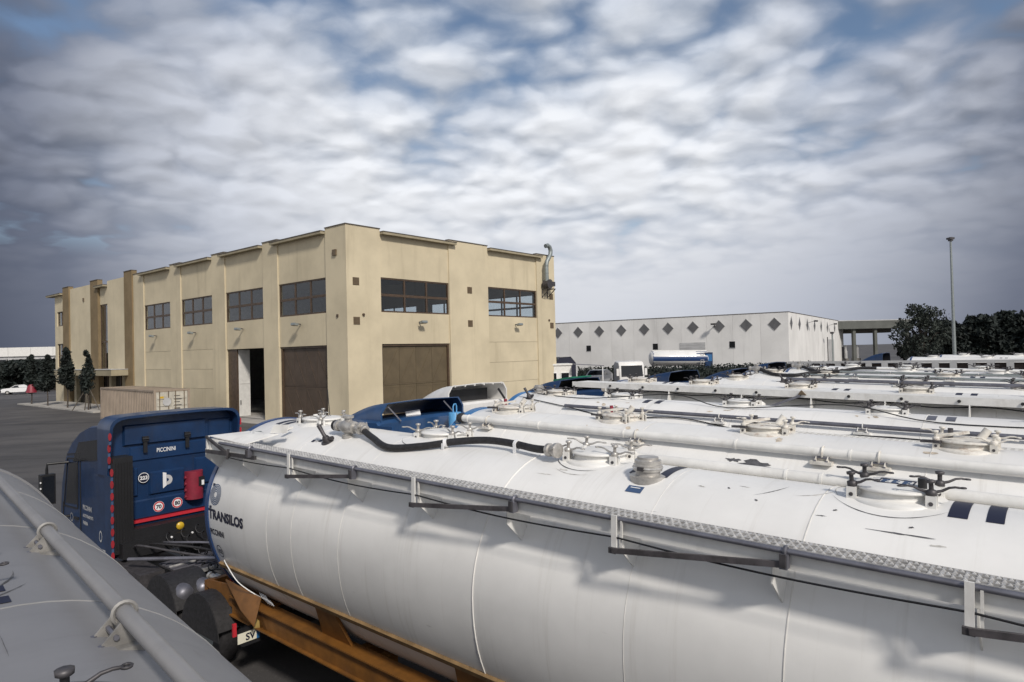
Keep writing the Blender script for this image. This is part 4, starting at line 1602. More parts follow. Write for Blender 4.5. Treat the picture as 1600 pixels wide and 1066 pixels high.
def mirror(r, m='black', y=-1.62):
    s_ = -1 if y < 0 else 1
    b = MB()
    ya = s_ * 1.24
    b.tube([(-2.12, ya, 2.62), (-2.2, y, 2.62), (-2.24, y, 2.5), (-2.24, y, 1.62), (-2.2, y, 1.5), (-2.1, ya, 1.5)], 0.028, m, 8)
    o = b.build('mirror_arm', r)
    b = MB()
    b.box((-2.22, y, 2.10), (0.16, 0.26, 0.62), m)
    b.build('mirror', o)
    b = MB()
    b.box((-2.135, y, 2.10), (0.01, 0.21, 0.55), 'glass_dark')
    for k in range(4):
        b.box((-2.13, y - 0.14, 1.9 + 0.12 * k), (0.03, 0.02, 0.03), 'decal_white')
    b.build('mirror_glass', o)


def simple_tractor(label, d, v, m='cab_blue', dz=0.0, low=2.98, top=3.62, inner='black', yaw=YAW_T, rim=None):
    loc = spot(d, v)
    loc.z = dz
    r = thing('tractor_unit', label, 'lorry cab', loc, yaw, CG)
    side = [(0, 1.0), (0, low - 0.06), (-0.06, low), (-0.85, low), (-1.15, low - 0.18), (-1.75, low - 0.3), (-1.98, low - 0.45), (-2.2, 1.95), (-2.24, 0.6), (-1.95, 0.5), (-0.9, 1.0)]
    b = MB()
    cab_shell(b, m, low, side)
    c = b.build('cab', r)
    b = MB()
    for s_ in (-1, 1):
        y = s_ * 1.226
        b.prism([(-0.95, y, 1.95), (-0.95, y, 2.72), (-1.75, y, 2.72), (-1.98, y, 1.95)], (0, s_ * 0.01, 0), 'glass_dark')
    b.build('side_glass', r)
    b = MB()
    b.prism([(-2.03, -1.05, low - 0.55), (-2.03, 1.05, low - 0.55), (-2.245, 1.12, 1.97), (-2.245, -1.12, 1.97)], (-0.05, 0, 0.012), 'glass_dark')
    b.build('windscreen', r)
    hollow_deflector(r, c, x0=-1.6, ztop=top, z0=low - 0.03, m=m, inner=inner, rim=rim)
    for s_ in (-1, 1):
        b = MB()
        b.b6(-0.02, 0.42, s_ * 1.22 - 0.02, s_ * 1.22 + 0.02, 0.95, low - 0.05, m)
        b.build('side_fairing', r)
    b = MB()
    for y in (-0.75, 0.05, 0.8):
        b.b6(0.0, 0.02, y - 0.32, y + 0.32, 1.25, low - 0.35, m)
    b.build('rear_panel', r)
    frame_and_wheels(r, 3.6)
    mirror(r)
    return r


# near blue cab with the marked rear wall
loc = Vector((-7.75, 12.6, 0)) + Vector((math.sin(R_(40)), math.cos(R_(40)), 0)) * 1.25
C1 = thing('tractor_unit', 'dark blue high roof lorry cab, speed discs and red box on its rear wall', 'lorry cab', loc, -40.0, CG)
side = [(0, 0.95), (0, 3.46), (-0.25, 3.45), (-0.9, 3.40), (-1.40, 3.27), (-1.9, 3.03), (-2.19, 2.80), (-2.36, 2.58), (-2.56, 2.1), (-2.64, 1.6), (-2.62, 0.6), (-2.3, 0.5), (-0.9, 0.95)]
b = MB()
cab_shell(b, 'cab_blue', 3.4, side, 1.24)
b.build('cab', C1)
# roof rim that stands out round the top of the rear wall
rim = [(-1.275, 2.55), (-1.275, 3.40), (-1.26, 3.50), (-1.21, 3.58), (-1.12, 3.635), (-1.0, 3.655), (-0.4, 3.675), (0.4, 3.68), (1.0, 3.665), (1.12, 3.645), (1.2, 3.59), (1.25, 3.51), (1.265, 3.40), (1.265, 2.55)]
cy, cz = 0.0, 3.0
inn = [(y * 0.962, 3.0 + (z - 3.0) * 0.925 if z > 3 else z) for y, z in rim]
b = MB()
n = len(rim)
vs = []
for x0, ps in ((-0.35, rim), (0.30, rim), (0.30, inn), (0.02, inn)):
    for k, (y, z) in enumerate(ps):
        ex = 0.0
        if x0 > 0.1:
            ex = -0.16 if z < 2.7 else (0.0 if z > 3.2 else -0.05)
        vs.append((x0 + ex, y, z))
fs = []
for j in range(3):
    for k in range(n - 1):
        a = j * n + k
        fs.append((a, a + 1, a + n + 1, a + n))
b.add(vs, fs, 'cab_blue', True)
b.build('roof_rim', C1)
b = MB()
b.prism([(-0.35, y, z - 0.006) for y, z in rim[1:-1]], (0.03, 0, 0), 'cab_blue')
b.build('roof_panel', C1)
b = MB()
b.prism([(0.0, y * 0.99, z) for y, z in inn[1:-1]], (0.012, 0, 0), 'cab_blue')
b.build('rear_panel', C1)


def wall_panel(y0, y1, z0, z1, t, m='cab_blue', name='rear_panel', bev=0.03):
    b = MB()
    a = [(0.0, y0, z0), (0.0, y1, z0), (0.0, y1, z1), (0.0, y0, z1)]
    c = [(t, y0 + bev, z0 + bev), (t, y1 - bev, z0 + bev), (t, y1 - bev, z1 - bev), (t, y0 + bev, z1 - bev)]
    b.add(a + c, [(4, 5, 6, 7), (0, 1, 5, 4), (1, 2, 6, 5), (2, 3, 7, 6), (3, 0, 4, 7)], m)
    return b.build(name, C1)


fl = wall_panel(-0.96, 0.64, 3.06, 3.47, 0.06, name='flap')
for y in (-0.57, 0.24):
    b = MB()
    b.b6(0.06, 0.09, y - 0.035, y + 0.035, 2.90, 3.12, 'black')
    b.b6(0.06, 0.11, y - 0.055, y + 0.055, 3.12, 3.22, 'black')
    b.cyl((0.10, y - 0.06, 3.17), (0.10, y + 0.06, 3.17), 0.025, 'black', n=8)
    b.build('latch', fl)
wall_panel(0.70, 1.18, 2.98, 3.45, 0.035)
wall_panel(-0.84, 1.2, 2.735, 3.03, 0.03)
wall_panel(-0.90, -0.69, 2.06, 2.62, 0.05)
wall_panel(-0.50, 0.20, 2.04, 2.50, 0.045)
wall_panel(0.40, 1.2, 2.1, 2.66, 0.05)
wall_panel(-0.86, 1.2, 1.60, 1.98, 0.03)
b = MB()
b.b6(0.0, 0.05, -0.84, 1.2, 1.545, 1.60, 'red')
b.build('red_stripe', C1)
b = MB()
b.b6(0.0, 0.34, -1.24, -0.90, 1.1, 2.90, 'black')
for k in range(6):
    b.b6(0.34, 0.355, -1.2 + k * 0.05, -1.185 + k * 0.05, 1.2, 2.8, 'black')
b.build('air_intake', C1)
# tape of red and white spots down the left edge
b = MB()
b.b6(0.0, 0.37, -1.275, -1.25, 1.0, 2.56, 'cab_blue')
fa_ = b.build('side_fairing', C1)
for k in range(11):
    z = 3.30 - k * 0.22
    x = 0.304 if z > 3.2 else (0.255 if z > 2.7 else 0.372)
    b = MB()
    b.prism([(x, -1.276 + 0.0 + 0.03 * math.cos(2 * PI * i / 10), z + 0.075 * math.sin(2 * PI * i / 10)) for i in range(10)], (0.006, 0, 0), 'tape_red')
    b.build('marker_spot', C1)
    b = MB()
    b.b6(x, x + 0.004, -1.295, -1.255, z - 0.15, z - 0.09, 'decal_blue')
    b.build('marker_spot', C1)
for k in range(3):
    b = MB()
    b.b6(0.27, 0.30, 1.27, 1.29, 3.35 - 0.2 * k - 0.07, 3.35 - 0.2 * k + 0.07, 'red')
    b.build('marker_spot', C1)


def rear_text(s_, y, z, size, m, x=0.06, bold=0.006, center=True, ws=1.0, name='lettering'):
    mb = text_mb(s_, size, m, bold, wscale=ws)
    xs = [v[0] for v in mb.v]
    mid = (max(xs) + min(xs)) / 2 if center else min(xs)
    mb.v = [(x, y + (v[0] - mid), z + v[1]) for v in mb.v]
    return mb


rear_text('PICCININI', -0.16, 2.875, 0.115, 'decal_white', 0.036, 0.0015, True, 0.72).build('lettering', C1, fix=False)


def rear_disc(y, z, r0, rings, txt, tm, size, x=0.052, name='sticker'):
    b = MB()
    for k, (rr, m) in enumerate(rings):
        b.add([(x + 0.002 * k, y + rr * math.cos(2 * PI * i / 24), z + rr * math.sin(2 * PI * i / 24)) for i in range(24)], [tuple(range(24))], m)
    o = b.build(name, C1, fix=False)
    t = rear_text(txt, y, z - size * 0.36, size, tm, x + 0.002 * len(rings) + 0.001, 0.004)
    t.build('lettering', o, fix=False)


rear_disc(-0.60, 2.41, 0.1, ((0.10, 'decal_white'), (0.088, 'decal_navy')), '223', 'decal_white', 0.095)
rear_disc(-0.32, 1.79, 0.1, ((0.105, 'decal_white'), (0.10, 'red'), (0.075, 'decal_white')), '70', 'decal_navy', 0.105, 0.034)
rear_disc(0.04, 1.80, 0.1, ((0.105, 'decal_white'), (0.10, 'red'), (0.075, 'decal_white')), '80', 'decal_navy', 0.105, 0.034)
# white letter P emblem
b = MB()
x = 0.05
b.add([(x, -0.24, 2.14), (x, -0.17, 2.19), (x, -0.17, 2.44), (x, -0.24, 2.46)], [(0, 1, 2, 3)], 'decal_white')
t_ = MB()
ring_mb(t_, 0.03, 0.10, 'pale_grey', 0, 20, (0, 0), -100, 100)
b.add([(x + 0.001, -0.155 + q[0], 2.30 + q[1]) for q in t_.v], t_.f, 'pale_grey')
b.build('emblem', C1, fix=False)
# red box hung on the rear wall
b = MB()
n = 10
ps = []
for i in range(n + 1):
    a = PI * i / n
    ps.append((0.05 + 0.20 * math.sin(a) ** 0.8, 0.36 - 0.175 * math.cos(a)))
vs = [(px_, py_, 1.84) for px_, py_ in ps] + [(px_, py_, 2.41) for px_, py_ in ps]
fs = [(i, i + 1, i + n + 2, i + n + 1) for i in range(n)] + [tuple(range(n + 1)), tuple(reversed(range(n + 1, 2 * n + 2)))]
b.add(vs, fs, 'dark_red')
rb = b.build('extinguisher_box', C1)
b = MB()
b.box((0.245, 0.44, 2.20), (0.03, 0.12, 0.19), 'black')
b.build('box_window', rb)
b = MB()
b.box((0.262, 0.46, 2.17), (0.006, 0.05, 0.10), 'decal_white')
b.build('box_tag', rb)
for k in range(4):
    b = MB()
    b.cyl((0.10, 0.16, 1.9 + 0.13 * k), (0.10, 0.19, 1.9 + 0.13 * k), 0.03, 'dark_red', n=8)
    b.build('box_hinge', rb)
# left side: window, door outline, lettering, trim, mirror
YL = -1.243
b = MB()
b.prism([(-1.60, YL, 1.80), (-1.56, YL, 2.66), (-2.10, YL, 2.62), (-2.32, YL, 1.75)], (0, -0.008, 0), 'glass_dark')
wd = b.build('door_window', C1)
b = MB()
for p0, p1 in (((-1.58, 1.72), (-1.54, 2.74)), ((-1.54, 2.74), (-2.16, 2.70)), ((-2.16, 2.70), (-2.42, 1.68)), ((-1.58, 1.72), (-2.42, 1.68)), ((-1.42, 1.10), (-1.40, 2.86)), ((-1.40, 2.86), (-2.18, 2.78)), ((-2.48, 1.10), (-2.46, 1.75))):
    b.bar((p0[0], YL - 0.004, p0[1]), (p1[0], YL - 0.004, p1[1]), 0.025, 0.018, 'black', up=(0, 1, 0))
b.build('door_seal', C1)
b = MB()
b.box((-1.62, YL - 0.02, 1.52), (0.20, 0.04, 0.05), 'black')
b.build('handle', C1)
b = MB()
b.prism([(-0.42, YL, 2.80), (-0.40, YL, 3.20), (-1.45, YL, 3.08), (-1.82, YL, 2.66)], (0, -0.012, 0), 'glass_dark')  # glossy panel added for the sky mirrored in the blue paint
b.build('sky_reflection_panel', C1)
b = MB()
for p0, p1 in (((-2.45, 1.06), (-1.5, 1.05)), ((-1.5, 1.05), (-0.05, 1.10))):
    b.bar((p0[0], YL - 0.012, p0[1]), (p1[0], YL - 0.012, p1[1]), 0.012, 0.045, 'pale_grey', up=(0, 0, 1))
b.build('side_trim', C1)
b = MB()
for s_, z, sz in (('PICCININI', 1.75, 0.13), ('AUTOTRASPORTI', 1.60, 0.085), ('PARMA', 1.45, 0.10)):
    t_ = text_mb(s_, sz, 'pale_grey', 0.003, wscale=0.85)
    # reads front to back on this side, so its baseline runs from the front rearwards
    b.add([(-1.28 + q[0], YL - 0.004, z + q[1]) for q in t_.v], t_.f, 'pale_grey')
t_ = MB()
ring_mb(t_, 0.07, 0.085, 'pale_grey')
b.add([(-1.95 + q[0], YL - 0.004, 1.5 + q[1]) for q in t_.v], t_.f, 'pale_grey')
ring_mb(t_, 0.06, 0.075, 'pale_grey')
b.add([(-0.32 + q[0] * 0.9, YL - 0.004, 1.35 + q[1] * 1.3) for q in t_.v], t_.f, 'pale_grey')
b.build('lettering', C1, fix=False)
mirror(C1, 'black', -1.60)
# chassis behind the cab
frame_and_wheels(C1, 4.9, True)
b = MB()
b.b6(0.05, 0.5, -1.15, 1.15, 1.02, 1.30, 'black')
b.b6(0.05, 0.35, -0.9, 1.1, 1.30, 1.50, 'black')
b.build('engine_cover', C1)
b = MB()
b.lathe([(0.075, 0), (0.075, 0.02), (0.05, 0.045), (0, 0.05)], (0.35, -0.05, 1.40), 'lamp_amber', 14, (1, 0, 0))
b.build('work_lamp', C1)
for y in (-0.28, 0.12):
    b = MB()
    b.lathe([(0.02, 0), (0.02, 0.02), (0, 0.03)], (0.50, y, 1.25), 'decal_white', 8, (1, 0, 0))
    b.build('small_lamp', C1)
b = MB()
b.b6(1.3, 2.35, -0.85, 0.75, 1.0, 1.03, 'dark_metal')
for k in range(9):
    b.b6(1.35 + k * 0.11, 1.38 + k * 0.11, -0.85, 0.75, 1.03, 1.045, 'rail_grey')
b.b6(2.35, 2.38, -0.85, 0.3, 1.0, 1.06, 'galvanised')
b.b6(1.75, 1.78, -0.85, 0.1, 1.045, 1.07, 'galvanised')
b.build('catwalk', C1)
for y in (-1.05, -0.72):
    b = MB()
    b.lathe([(0.0, -0.9), (0.10, -0.87), (0.155, -0.78), (0.16, -0.4), (0.16, 0.0), (0.14, 0.09), (0.08, 0.14), (0.0, 0.15)], (2.75, y, 0.86), 'rail_grey', 18, (1, 0, 0))
    b.build('air_tank', C1)
for k in range(3):
    b = MB()
    pts = [(0.35, -0.9 + 0.25 * k, 1.15), (0.9, -1.0 + 0.3 * k, 1.32 - 0.04 * k), (1.6, -0.6 + 0.35 * k, 1.22), (2.3, -0.15 + 0.2 * k, 1.12), (2.9, 0.1 + 0.1 * k, 1.08)]
    sm = []
    for i in range(len(pts) - 1):
        a, q, c, e = [Vector(pts[max(0, min(len(pts) - 1, i + j))]) for j in (-1, 0, 1, 2)]
        for j in range(5):
            t = j / 5
            sm.append(0.5 * ((2 * q) + (c - a) * t + (2 * a - 5 * q + 4 * c - e) * t * t + (3 * q - a - 3 * c + e) * t ** 3))
    b.tube(sm, 0.022, ('dark_metal', 'rubber', 'rail_grey')[k], 8)
    b.build('air_hose', C1)
b = MB()
b.tube([(0.9, -1.2, 1.12), (1.4, -1.0, 1.17), (2.0, -0.55, 1.18), (2.6, 0.0, 1.15)], 0.035, 'rail_grey', 8)
b.build('pipe_rail', C1)
for k, m_ in enumerate(('black', 'rubber', 'black')):
    b = MB()
    pts = []
    for i in range(90):
        t = i / 89
        a = t * 2 * PI * 11
        c = Vector((0.45 + 2.9 * t, -0.35 + 0.28 * k - 0.1 * t, 1.32 - 0.30 * math.sin(PI * t) + 0.02 * k))
        pts.append(c + Vector((0, math.cos(a) * 0.055, math.sin(a) * 0.055)))
    b.tube(pts, 0.011, m_, 5)
    b.build('coiled_hose', C1)
b = MB()
b.lathe([(0.05, 0), (0.07, 0.02), (0.07, 0.10), (0.045, 0.12), (0.045, 0.2), (0.06, 0.2), (0.06, 0.24)], (3.35, -0.72, 1.12), 'steel', 12, (-1, -0.3, 0.2))
b.build('hose_coupling', C1)
for x0 in (2.35, 3.75):
    for s_ in (-1, 1):
        b = MB()
        n = 10
        vs = []
        for i in range(n + 1):
            a = PI * (0.08 + 0.84 * i / n)
            for y in (s_ * 0.62, s_ * 1.24):
                vs.append((x0 + 0.62 * math.cos(a), y, 0.52 + 0.60 * math.sin(a)))
                vs.append((x0 + 0.60 * math.cos(a), y, 0.52 + 0.58 * math.sin(a)))
        fs = []
        for i in range(n):
            k = 4 * i
            fs += [(k, k + 2, k + 6, k + 4), (k + 1, k + 5, k + 7, k + 3), (k, k + 4, k + 5, k + 1), (k + 2, k + 3, k + 7, k + 6)]
        b.add(vs, fs, 'rubber', True)
        b.prism([(x0 + 0.61 * math.cos(PI * q / 10), s_ * 1.235, 0.52 + 0.59 * math.sin(PI * q / 10)) for q in range(11)], (0, s_ * 0.012, 0), 'rubber')
        b.build('mudguard', C1)
b = MB()
b.lathe([(0.45, 0), (0.46, 0.05), (0.40, 0.07), (0.12, 0.07)], (3.2, 0, 1.0), 'black', 24)
b.build('fifth_wheel', C1)
b = MB()
b.b6(4.86, 4.96, -1.2, 1.2, 0.62, 0.85, 'black')
bb = b.build('rear_beam', C1)
b = MB()
b.b6(4.965, 4.975, -1.27, -0.99, 0.68, 0.82, 'plate_cream')
pl_ = b.build('number_plate', bb)
t_ = rear_text('SV', -1.08, 0.705, 0.135, 'decal_navy', 4.978, 0.004)
t_.build('lettering', pl_, fix=False)
b = MB()
b.b6(4.964, 4.977, -0.99, -0.94, 0.68, 0.82, 'cab_light_blue')
b.build('plate_end', pl_)
b = MB()
b.b6(4.93, 4.965, -1.33, -1.28, 0.80, 0.98, 'red')
b.build('marker_lamp', bb)
# yellow wheel chock held at the rear of the chassis
b = MB()
b.prism([(4.55, -0.86, 0.86), (5.0, -1.05, 0.84), (5.02, -1.0, 0.94), (4.6, -0.82, 1.0)], (0.11, 0.18, 0), 'chock_yellow')
b.prism([(4.57, -0.80, 1.0), (5.02, -0.97, 0.94), (5.02, -0.95, 0.97), (4.6, -0.78, 1.03)], (0.05, 0.08, 0), 'chock_yellow')
b.build('wheel_chock', C1)

# other cabs
C2 = simple_tractor('low roofed blue lorry cab with hollow roof spoiler, pale blue canister behind it', -0.1, 3.35, 'cab_mid_blue', 0.0, 3.40, 3.76, 'cab_blue')
b = MB()
b.lathe([(0.13, 2.85), (0.135, 2.87), (0.135, 3.46), (0.12, 3.48), (0.0, 3.48)], (0.35, 0.50, 0), 'bag_blue', 18)
bg = b.build('canister', C2)
b = MB()
b.tube([(0.35, 0.45, 3.47), (0.35, 0.45, 3.60), (0.35, 0.48, 3.65), (0.35, 0.53, 3.65), (0.35, 0.55, 3.60), (0.35, 0.55, 3.47)], 0.014, 'bag_blue', 6)
b.build('handle', bg)
b = MB()
b.cyl((-1.9, -0.95, 3.1), (-2.0, -0.95, 4.0), 0.009, 'black', n=5)
b.build('antenna', C2)
for y in (-0.9, 0.62):
    b = MB()
    b.bar((-0.1, y, 3.70), (0.06, y + 0.2, 3.40), 0.025, 0.025, 'rail_grey')
    b.build('spoiler_stay', C2)
b = MB()
b.prism([(-0.3, -0.25, 3.42), (-0.25, 0.1, 3.42), (-0.35, 0.15, 3.54), (-0.4, -0.2, 3.52)], (0.01, 0, 0.004), 'decal_white')
b.build('paper_tag', C2)
C3 = simple_tractor('white lorry cab with hollow white roof spoiler, right of the blue cab with the canister', -1.85, 6.9, 'cab_white', 0.0, 3.38, 3.88, 'cab_white')
b = MB()
b.b6(-0.45, -0.40, -0.95, 0.75, 3.39, 3.74, 'black')
b.b6(-0.40, 0.0, -1.0, -0.92, 3.39, 3.6, 'black')
b.bar((0.0, 0.75, 3.72), (0.3, 0.9, 3.2), 0.05, 0.05, 'black')
b.build('spoiler_box', C3)
for k in range(6):
    b = MB()
    b.cyl((-0.03, -0.9 + k * 0.36, 3.865), (0.01, -0.9 + k * 0.36, 3.865), 0.03, 'seam', n=8)
    b.build('rivet', C3)
C4 = simple_tractor('blue lorry cab with a green sheet on its roof spoiler, beside the tan building', -1.0, 10.4, 'cab_blue', 0.0, 3.45, 3.86)
b = MB()
b.prism([(-0.75, -0.35, 3.80), (-0.75, 0.75, 3.80), (-0.12, 0.75, 3.885), (-0.12, -0.35, 3.885)], (0, 0, 0.045), 'green')
b.build('roof_sheet', C4)
C5 = simple_tractor('blue lorry cab roof ahead of the fifth trailer, left of the sloping blue roofs', 0.6, 14.0, 'cab_blue', 0.1, 3.45, 3.85)
C6 = simple_tractor('blue lorry cab with a long sloping roof, ahead of the sixth trailer', 1.2, 17.4, 'cab_blue', 0.1, 3.25, 3.80)
C7 = simple_tractor('blue lorry cab roof showing small ahead of the seventh trailer', 1.3, 20.8, 'cab_blue', 0.15, 3.35, 3.88)
C8 = simple_tractor('blue lorry cab roof before the white warehouse corner, last of the close row', 1.6, 24.4, 'cab_blue', 0.0, 3.2, 3.7)
C9 = simple_tractor('blue lorry cab beyond the pale post fence, left of the far tanks', 2.0, 38.0, 'cab_blue', 0.15, 3.3, 3.95)

# ------------------------------------------------------------------ trees, hedge, plants
def leaves(mb, c, rad, n, size, m, rng, flat=0.0):
    """leaf sprays scattered through an ellipsoid, denser towards its skin"""
    vs, fs = [], []
    for i in range(n):
        d = Vector((rng.gauss(0, 1), rng.gauss(0, 1), rng.gauss(0, 1))).normalized()
        k = rng.uniform(0.35, 1.0) ** 0.5 * (1 + rng.uniform(-.12, .18))
        p = Vector(c) + Vector((d.x * rad[0], d.y * rad[1], d.z * rad[2])) * k
        a = Vector((rng.gauss(0, 1), rng.gauss(0, 1), rng.gauss(0, 1))).normalized()
        b = a.cross(Vector((rng.gauss(0, 1), rng.gauss(0, 1), rng.gauss(0, 1)))).normalized()
        s_ = size * rng.uniform(0.5, 1.3)
        q = len(vs)
        vs += [p - a * s_, p - b * s_ * 0.45, p + a * s_, p + b * s_ * 0.45]
        fs.append((q, q + 1, q + 2, q + 3))
    mb.add(vs, fs, m)


def tree(name, label, loc, h, w, trunk_h, clumps, n, size, seed, m='leaf_dark', group=None, shape='round', trunk_r=0.16):
    rng = random.Random(seed)
    r = thing(name, label, 'tree', loc, rng.uniform(0, 360), group)
    b = MB()
    b.tube([(0, 0, -0.1), (0.03, 0.02, trunk_h * 0.5), (0, 0.05, trunk_h), (0.05, 0, h * 0.8)], [trunk_r * 1.3, trunk_r, trunk_r * 0.85, trunk_r * 0.2], 'bark', 8)
    cr = MB()
    for k in range(clumps):
        t = (k + rng.random()) / clumps
        z = trunk_h + (h - trunk_h) * (0.08 + 0.84 * t)
        if shape == 'column':
            env = w / 2 * (1.0 - 0.80 * max(0, t - 0.2)) * rng.uniform(0.5, 1.15)
            off = env * rng.uniform(0.2, 0.75)
        else:
            env = w / 2 * math.sin(PI * min(1, 0.18 + 0.78 * t)) ** 0.7
            off = env * rng.uniform(0.3, 0.95)
        a = rng.uniform(0, 2 * PI)
        c = Vector((math.cos(a) * off, math.sin(a) * off, z))
        cr_r = (env * 0.62 if shape == 'column' else w * rng.uniform(0.13, 0.22))
        leaves(cr, c, (cr_r, cr_r, cr_r * (1.5 if shape == 'column' else 0.75)), n // clumps, size, m, rng)
        if shape != 'column' or k % 2:
            b.tube([(0.02, 0.02, trunk_h * 0.8 + (z - trunk_h) * 0.35), tuple(c * 0.6 + Vector((0, 0, z * 0.36))), tuple(c)], [trunk_r * 0.45, trunk_r * 0.28, trunk_r * 0.08], 'bark', 5, False)
    b.build('trunk', r, fix=False)
    cr.build('crown', r, fix=False)
    return r


GT = 'young trees along the pavement by the office wing'
yt = [(54.4, 'farthest young columnar tree on the pavement, with a red guard round its stem', 5.7, 1.4),
      (48.6, 'second young columnar tree from the red guarded one, bare stem', 5.6, 1.5),
      (42.2, 'tallest young columnar tree, in front of the dark entrance under the canopy', 6.3, 1.7),
      (36.2, 'young thin tree tied to slanting stakes next to the shipping container', 5.8, 1.5)]
for k, (s_, lab, h, w) in enumerate(yt):
    p_ = BM @ Vector((-3.75, s_, 0.13))
    t_ = tree('young_tree', lab, p_, h, w, 1.7, 30 if k != 3 else 14, 3400 if k != 3 else 1500, 0.2, 20 + k, 'leaf_dark', GT, 'column', 0.06)
    if k == 0:
        b = MB()
        b.lathe([(0.30, 1.25), (0.55, 1.3), (0.42, 1.9), (0.3, 2.2)], (0, 0, 0), 'dark_red', 12)
        b.build('tree_guard', t_)
    if k == 3:
        for dx, dy in ((1.25, 0.3), (-1.0, 0.8), (-0.7, -1.1), (0.25, -0.5)):
            b = MB()
            b.cyl((dx, dy, 0.0), (dx * 0.1, dy * 0.1, 2.1), 0.045, 'stake', n=6)
            b.build('stake', t_)

GW = 'dark trees beyond the yard on the left'
for k, (px, y, h, w) in enumerate(((-0.76, 118, 4.6, 9), (-0.735, 122, 5.2, 8), (-0.71, 126, 4.6, 8), (-0.690, 118, 5.0, 7), (-0.79, 128, 4.4, 10), (-0.83, 124, 5.0, 10))):
    tree('dark_tree', ('broad dark tree behind the white car', 'tall dark tree right behind the white car', 'dark tree beside the office wing, under the pale far building', 'dark tree closest to the office wing corner', 'dark tree at the left picture edge', 'dark tree farthest out on the left edge')[k],
         (px * y, y, 0), h, w, 0.5, 16, 4500, 0.5, 40 + k, 'leaf_dark', GW)
GR = 'dark wood trees behind the light mast'
tree('broad_tree', 'lone loose crowned tree by the open shed, sky showing through its edges', (74.0, 120, 0), 11.6, 9.0, 1.6, 34, 5200, 0.30, 60, 'leaf_mid', None, 'round', 0.22)
rt = [(0.655, 134, 8.2, 9, 'low dark tree left of the light mast'), (0.700, 140, 9.6, 11, 'dark round tree right of the light mast base'), (0.748, 144, 10.6, 12, 'tall dark tree in the wood, second right of the mast'),
      (0.795, 140, 9.8, 12, 'dark tree at the right picture edge'), (0.62, 150, 5.6, 9, 'low dark tree between the lone tree and the mast'), (0.845, 146, 10.2, 13, 'dark tree farthest out at the right'), (0.68, 158, 8.0, 12, 'dim tree filling the gap behind the mast'), (0.77, 160, 9.8, 14, 'dim tree filling the wood behind')]
for k, (sx, y, h, w, lab) in enumerate(rt):
    tree('wood_tree', lab, (sx * y, y, 0), h, w, 0.4, 26, 9000, 0.62, 80 + k, 'leaf_dark', GR, 'round', 0.25)

# clipped hedge in front of the warehouse
rng = random.Random(9)
hd = MB()
P0, P1 = Vector((7.0, 71.5, 0)), Vector((35.5, 69.5, 0))
dirv = (P1 - P0).normalized()
nrm = Vector((-dirv.y, dirv.x, 0))
vs, fs = [], []
for i in range(9000):
    t = rng.random()
    z = rng.uniform(0.1, 1) ** 0.6 * 2.65
    p_ = P0 + (P1 - P0) * t + nrm * rng.uniform(-0.75, 0.75) + Vector((0, 0, z + rng.uniform(-.1, .16)))
    if z > 2.45:
        p_.z += 0.25 * rng.random() ** 3
    a = Vector((rng.gauss(0, 1), rng.gauss(0, 1), rng.gauss(0, 1))).normalized()
    b_ = a.cross(Vector((rng.gauss(0, 1), rng.gauss(0, 1), rng.gauss(0, 1)))).normalized()
    s_ = 0.16 * rng.uniform(0.5, 1.3)
    q = len(vs)
    vs += [p_ - a * s_, p_ - b_ * s_ * .5, p_ + a * s_, p_ + b_ * s_ * .5]
    fs.append((q, q + 1, q + 2, q + 3))
hd.add(vs, fs, 'leaf_dark')
hr = thing('hedge', 'long clipped dark hedge in front of the white warehouse', 'hedge')
hd.build('foliage', hr, fix=False)
b = MB()
for k in range(3):
    b.bar(P0 + nrm * 0.0 + Vector((0, 0, 0.42 + 0.85 * k)), P1 + Vector((0, 0, 0.42 + 0.85 * k)), 0.9, 0.8, 'leaf_dark')
b.build('branches', hr)

# ------------------------------------------------------------------ white warehouse with diamond windows
WYAW = math.degrees(math.atan2(.834, .552))
wh = thing('white_warehouse', 'low white warehouse with a row of grey diamond windows under its flat roof', 'building', (39.2, 94, 0), WYAW)
HW, LW, LR = 9.42, 46.0, 57.0


def wfp(face, s, z, d):
    return (d, s, z) if face == 'L' else (s, d, z)


for i in range(12):
    y0 = i * 3.93 - 0.1 if i else 0.0
    y1 = min(LW, (i + 1) * 3.93 - 0.1)
    b = MB()
    b.b6(0.0, 0.3, y0 + 0.01, y1 - 0.01, 0, HW, 'shed_white')
    b.build('wall_panel', wh)
for i in range(9):
    b = MB()
    b.b6(0.31 + i * 6.3, 0.31 + (i + 1) * 6.3 - 0.02, 0.0, 0.3, 0, HW, 'shed_white')
    b.build('wall_panel', wh)
b = MB()
b.b6(0.25, LR - 0.05, 0.25, LW, HW - 0.5, HW - 0.2, 'roof_far')
b.b6(LR - 0.3, LR, 0.31, LW, 0, HW - 0.01, 'shed_white')
b.b6(0.31, LR - 0.31, LW - 0.3, LW, 0, HW - 0.01, 'shed_white')
b.build('roof', wh)
b = MB()
b.b6(-0.06, 0.34, -0.06, LW, HW, HW + 0.07, 'flashing')
b.b6(0.34, LR, -0.06, 0.34, HW, HW + 0.07, 'flashing')
b.build('parapet_cap', wh)


def diamond(face, s, z, hw, hz):
    P = [Vector(wfp(face, s + a * hw, z + c * hz, -0.05)) for a, c in ((-1, 0), (0, -1), (1, 0), (0, 1))]
    n_ = Vector(wfp(face, 0, 0, 0.06))
    b = MB()
    b.prism(P, n_, 'diamond_grey')
    o = b.build('diamond_window', wh)
    b = MB()
    Q = [Vector(wfp(face, s + a * hw * 1.07, z + c * hz * 1.07, -0.02)) for a, c in ((-1, 0), (0, -1), (1, 0), (0, 1))]
    for i in range(4):
        b.bar(Q[i], Q[(i + 1) % 4], 0.05, 0.05, 'pale_grey', up=tuple(n_.normalized()))
    b.build('frame', o)


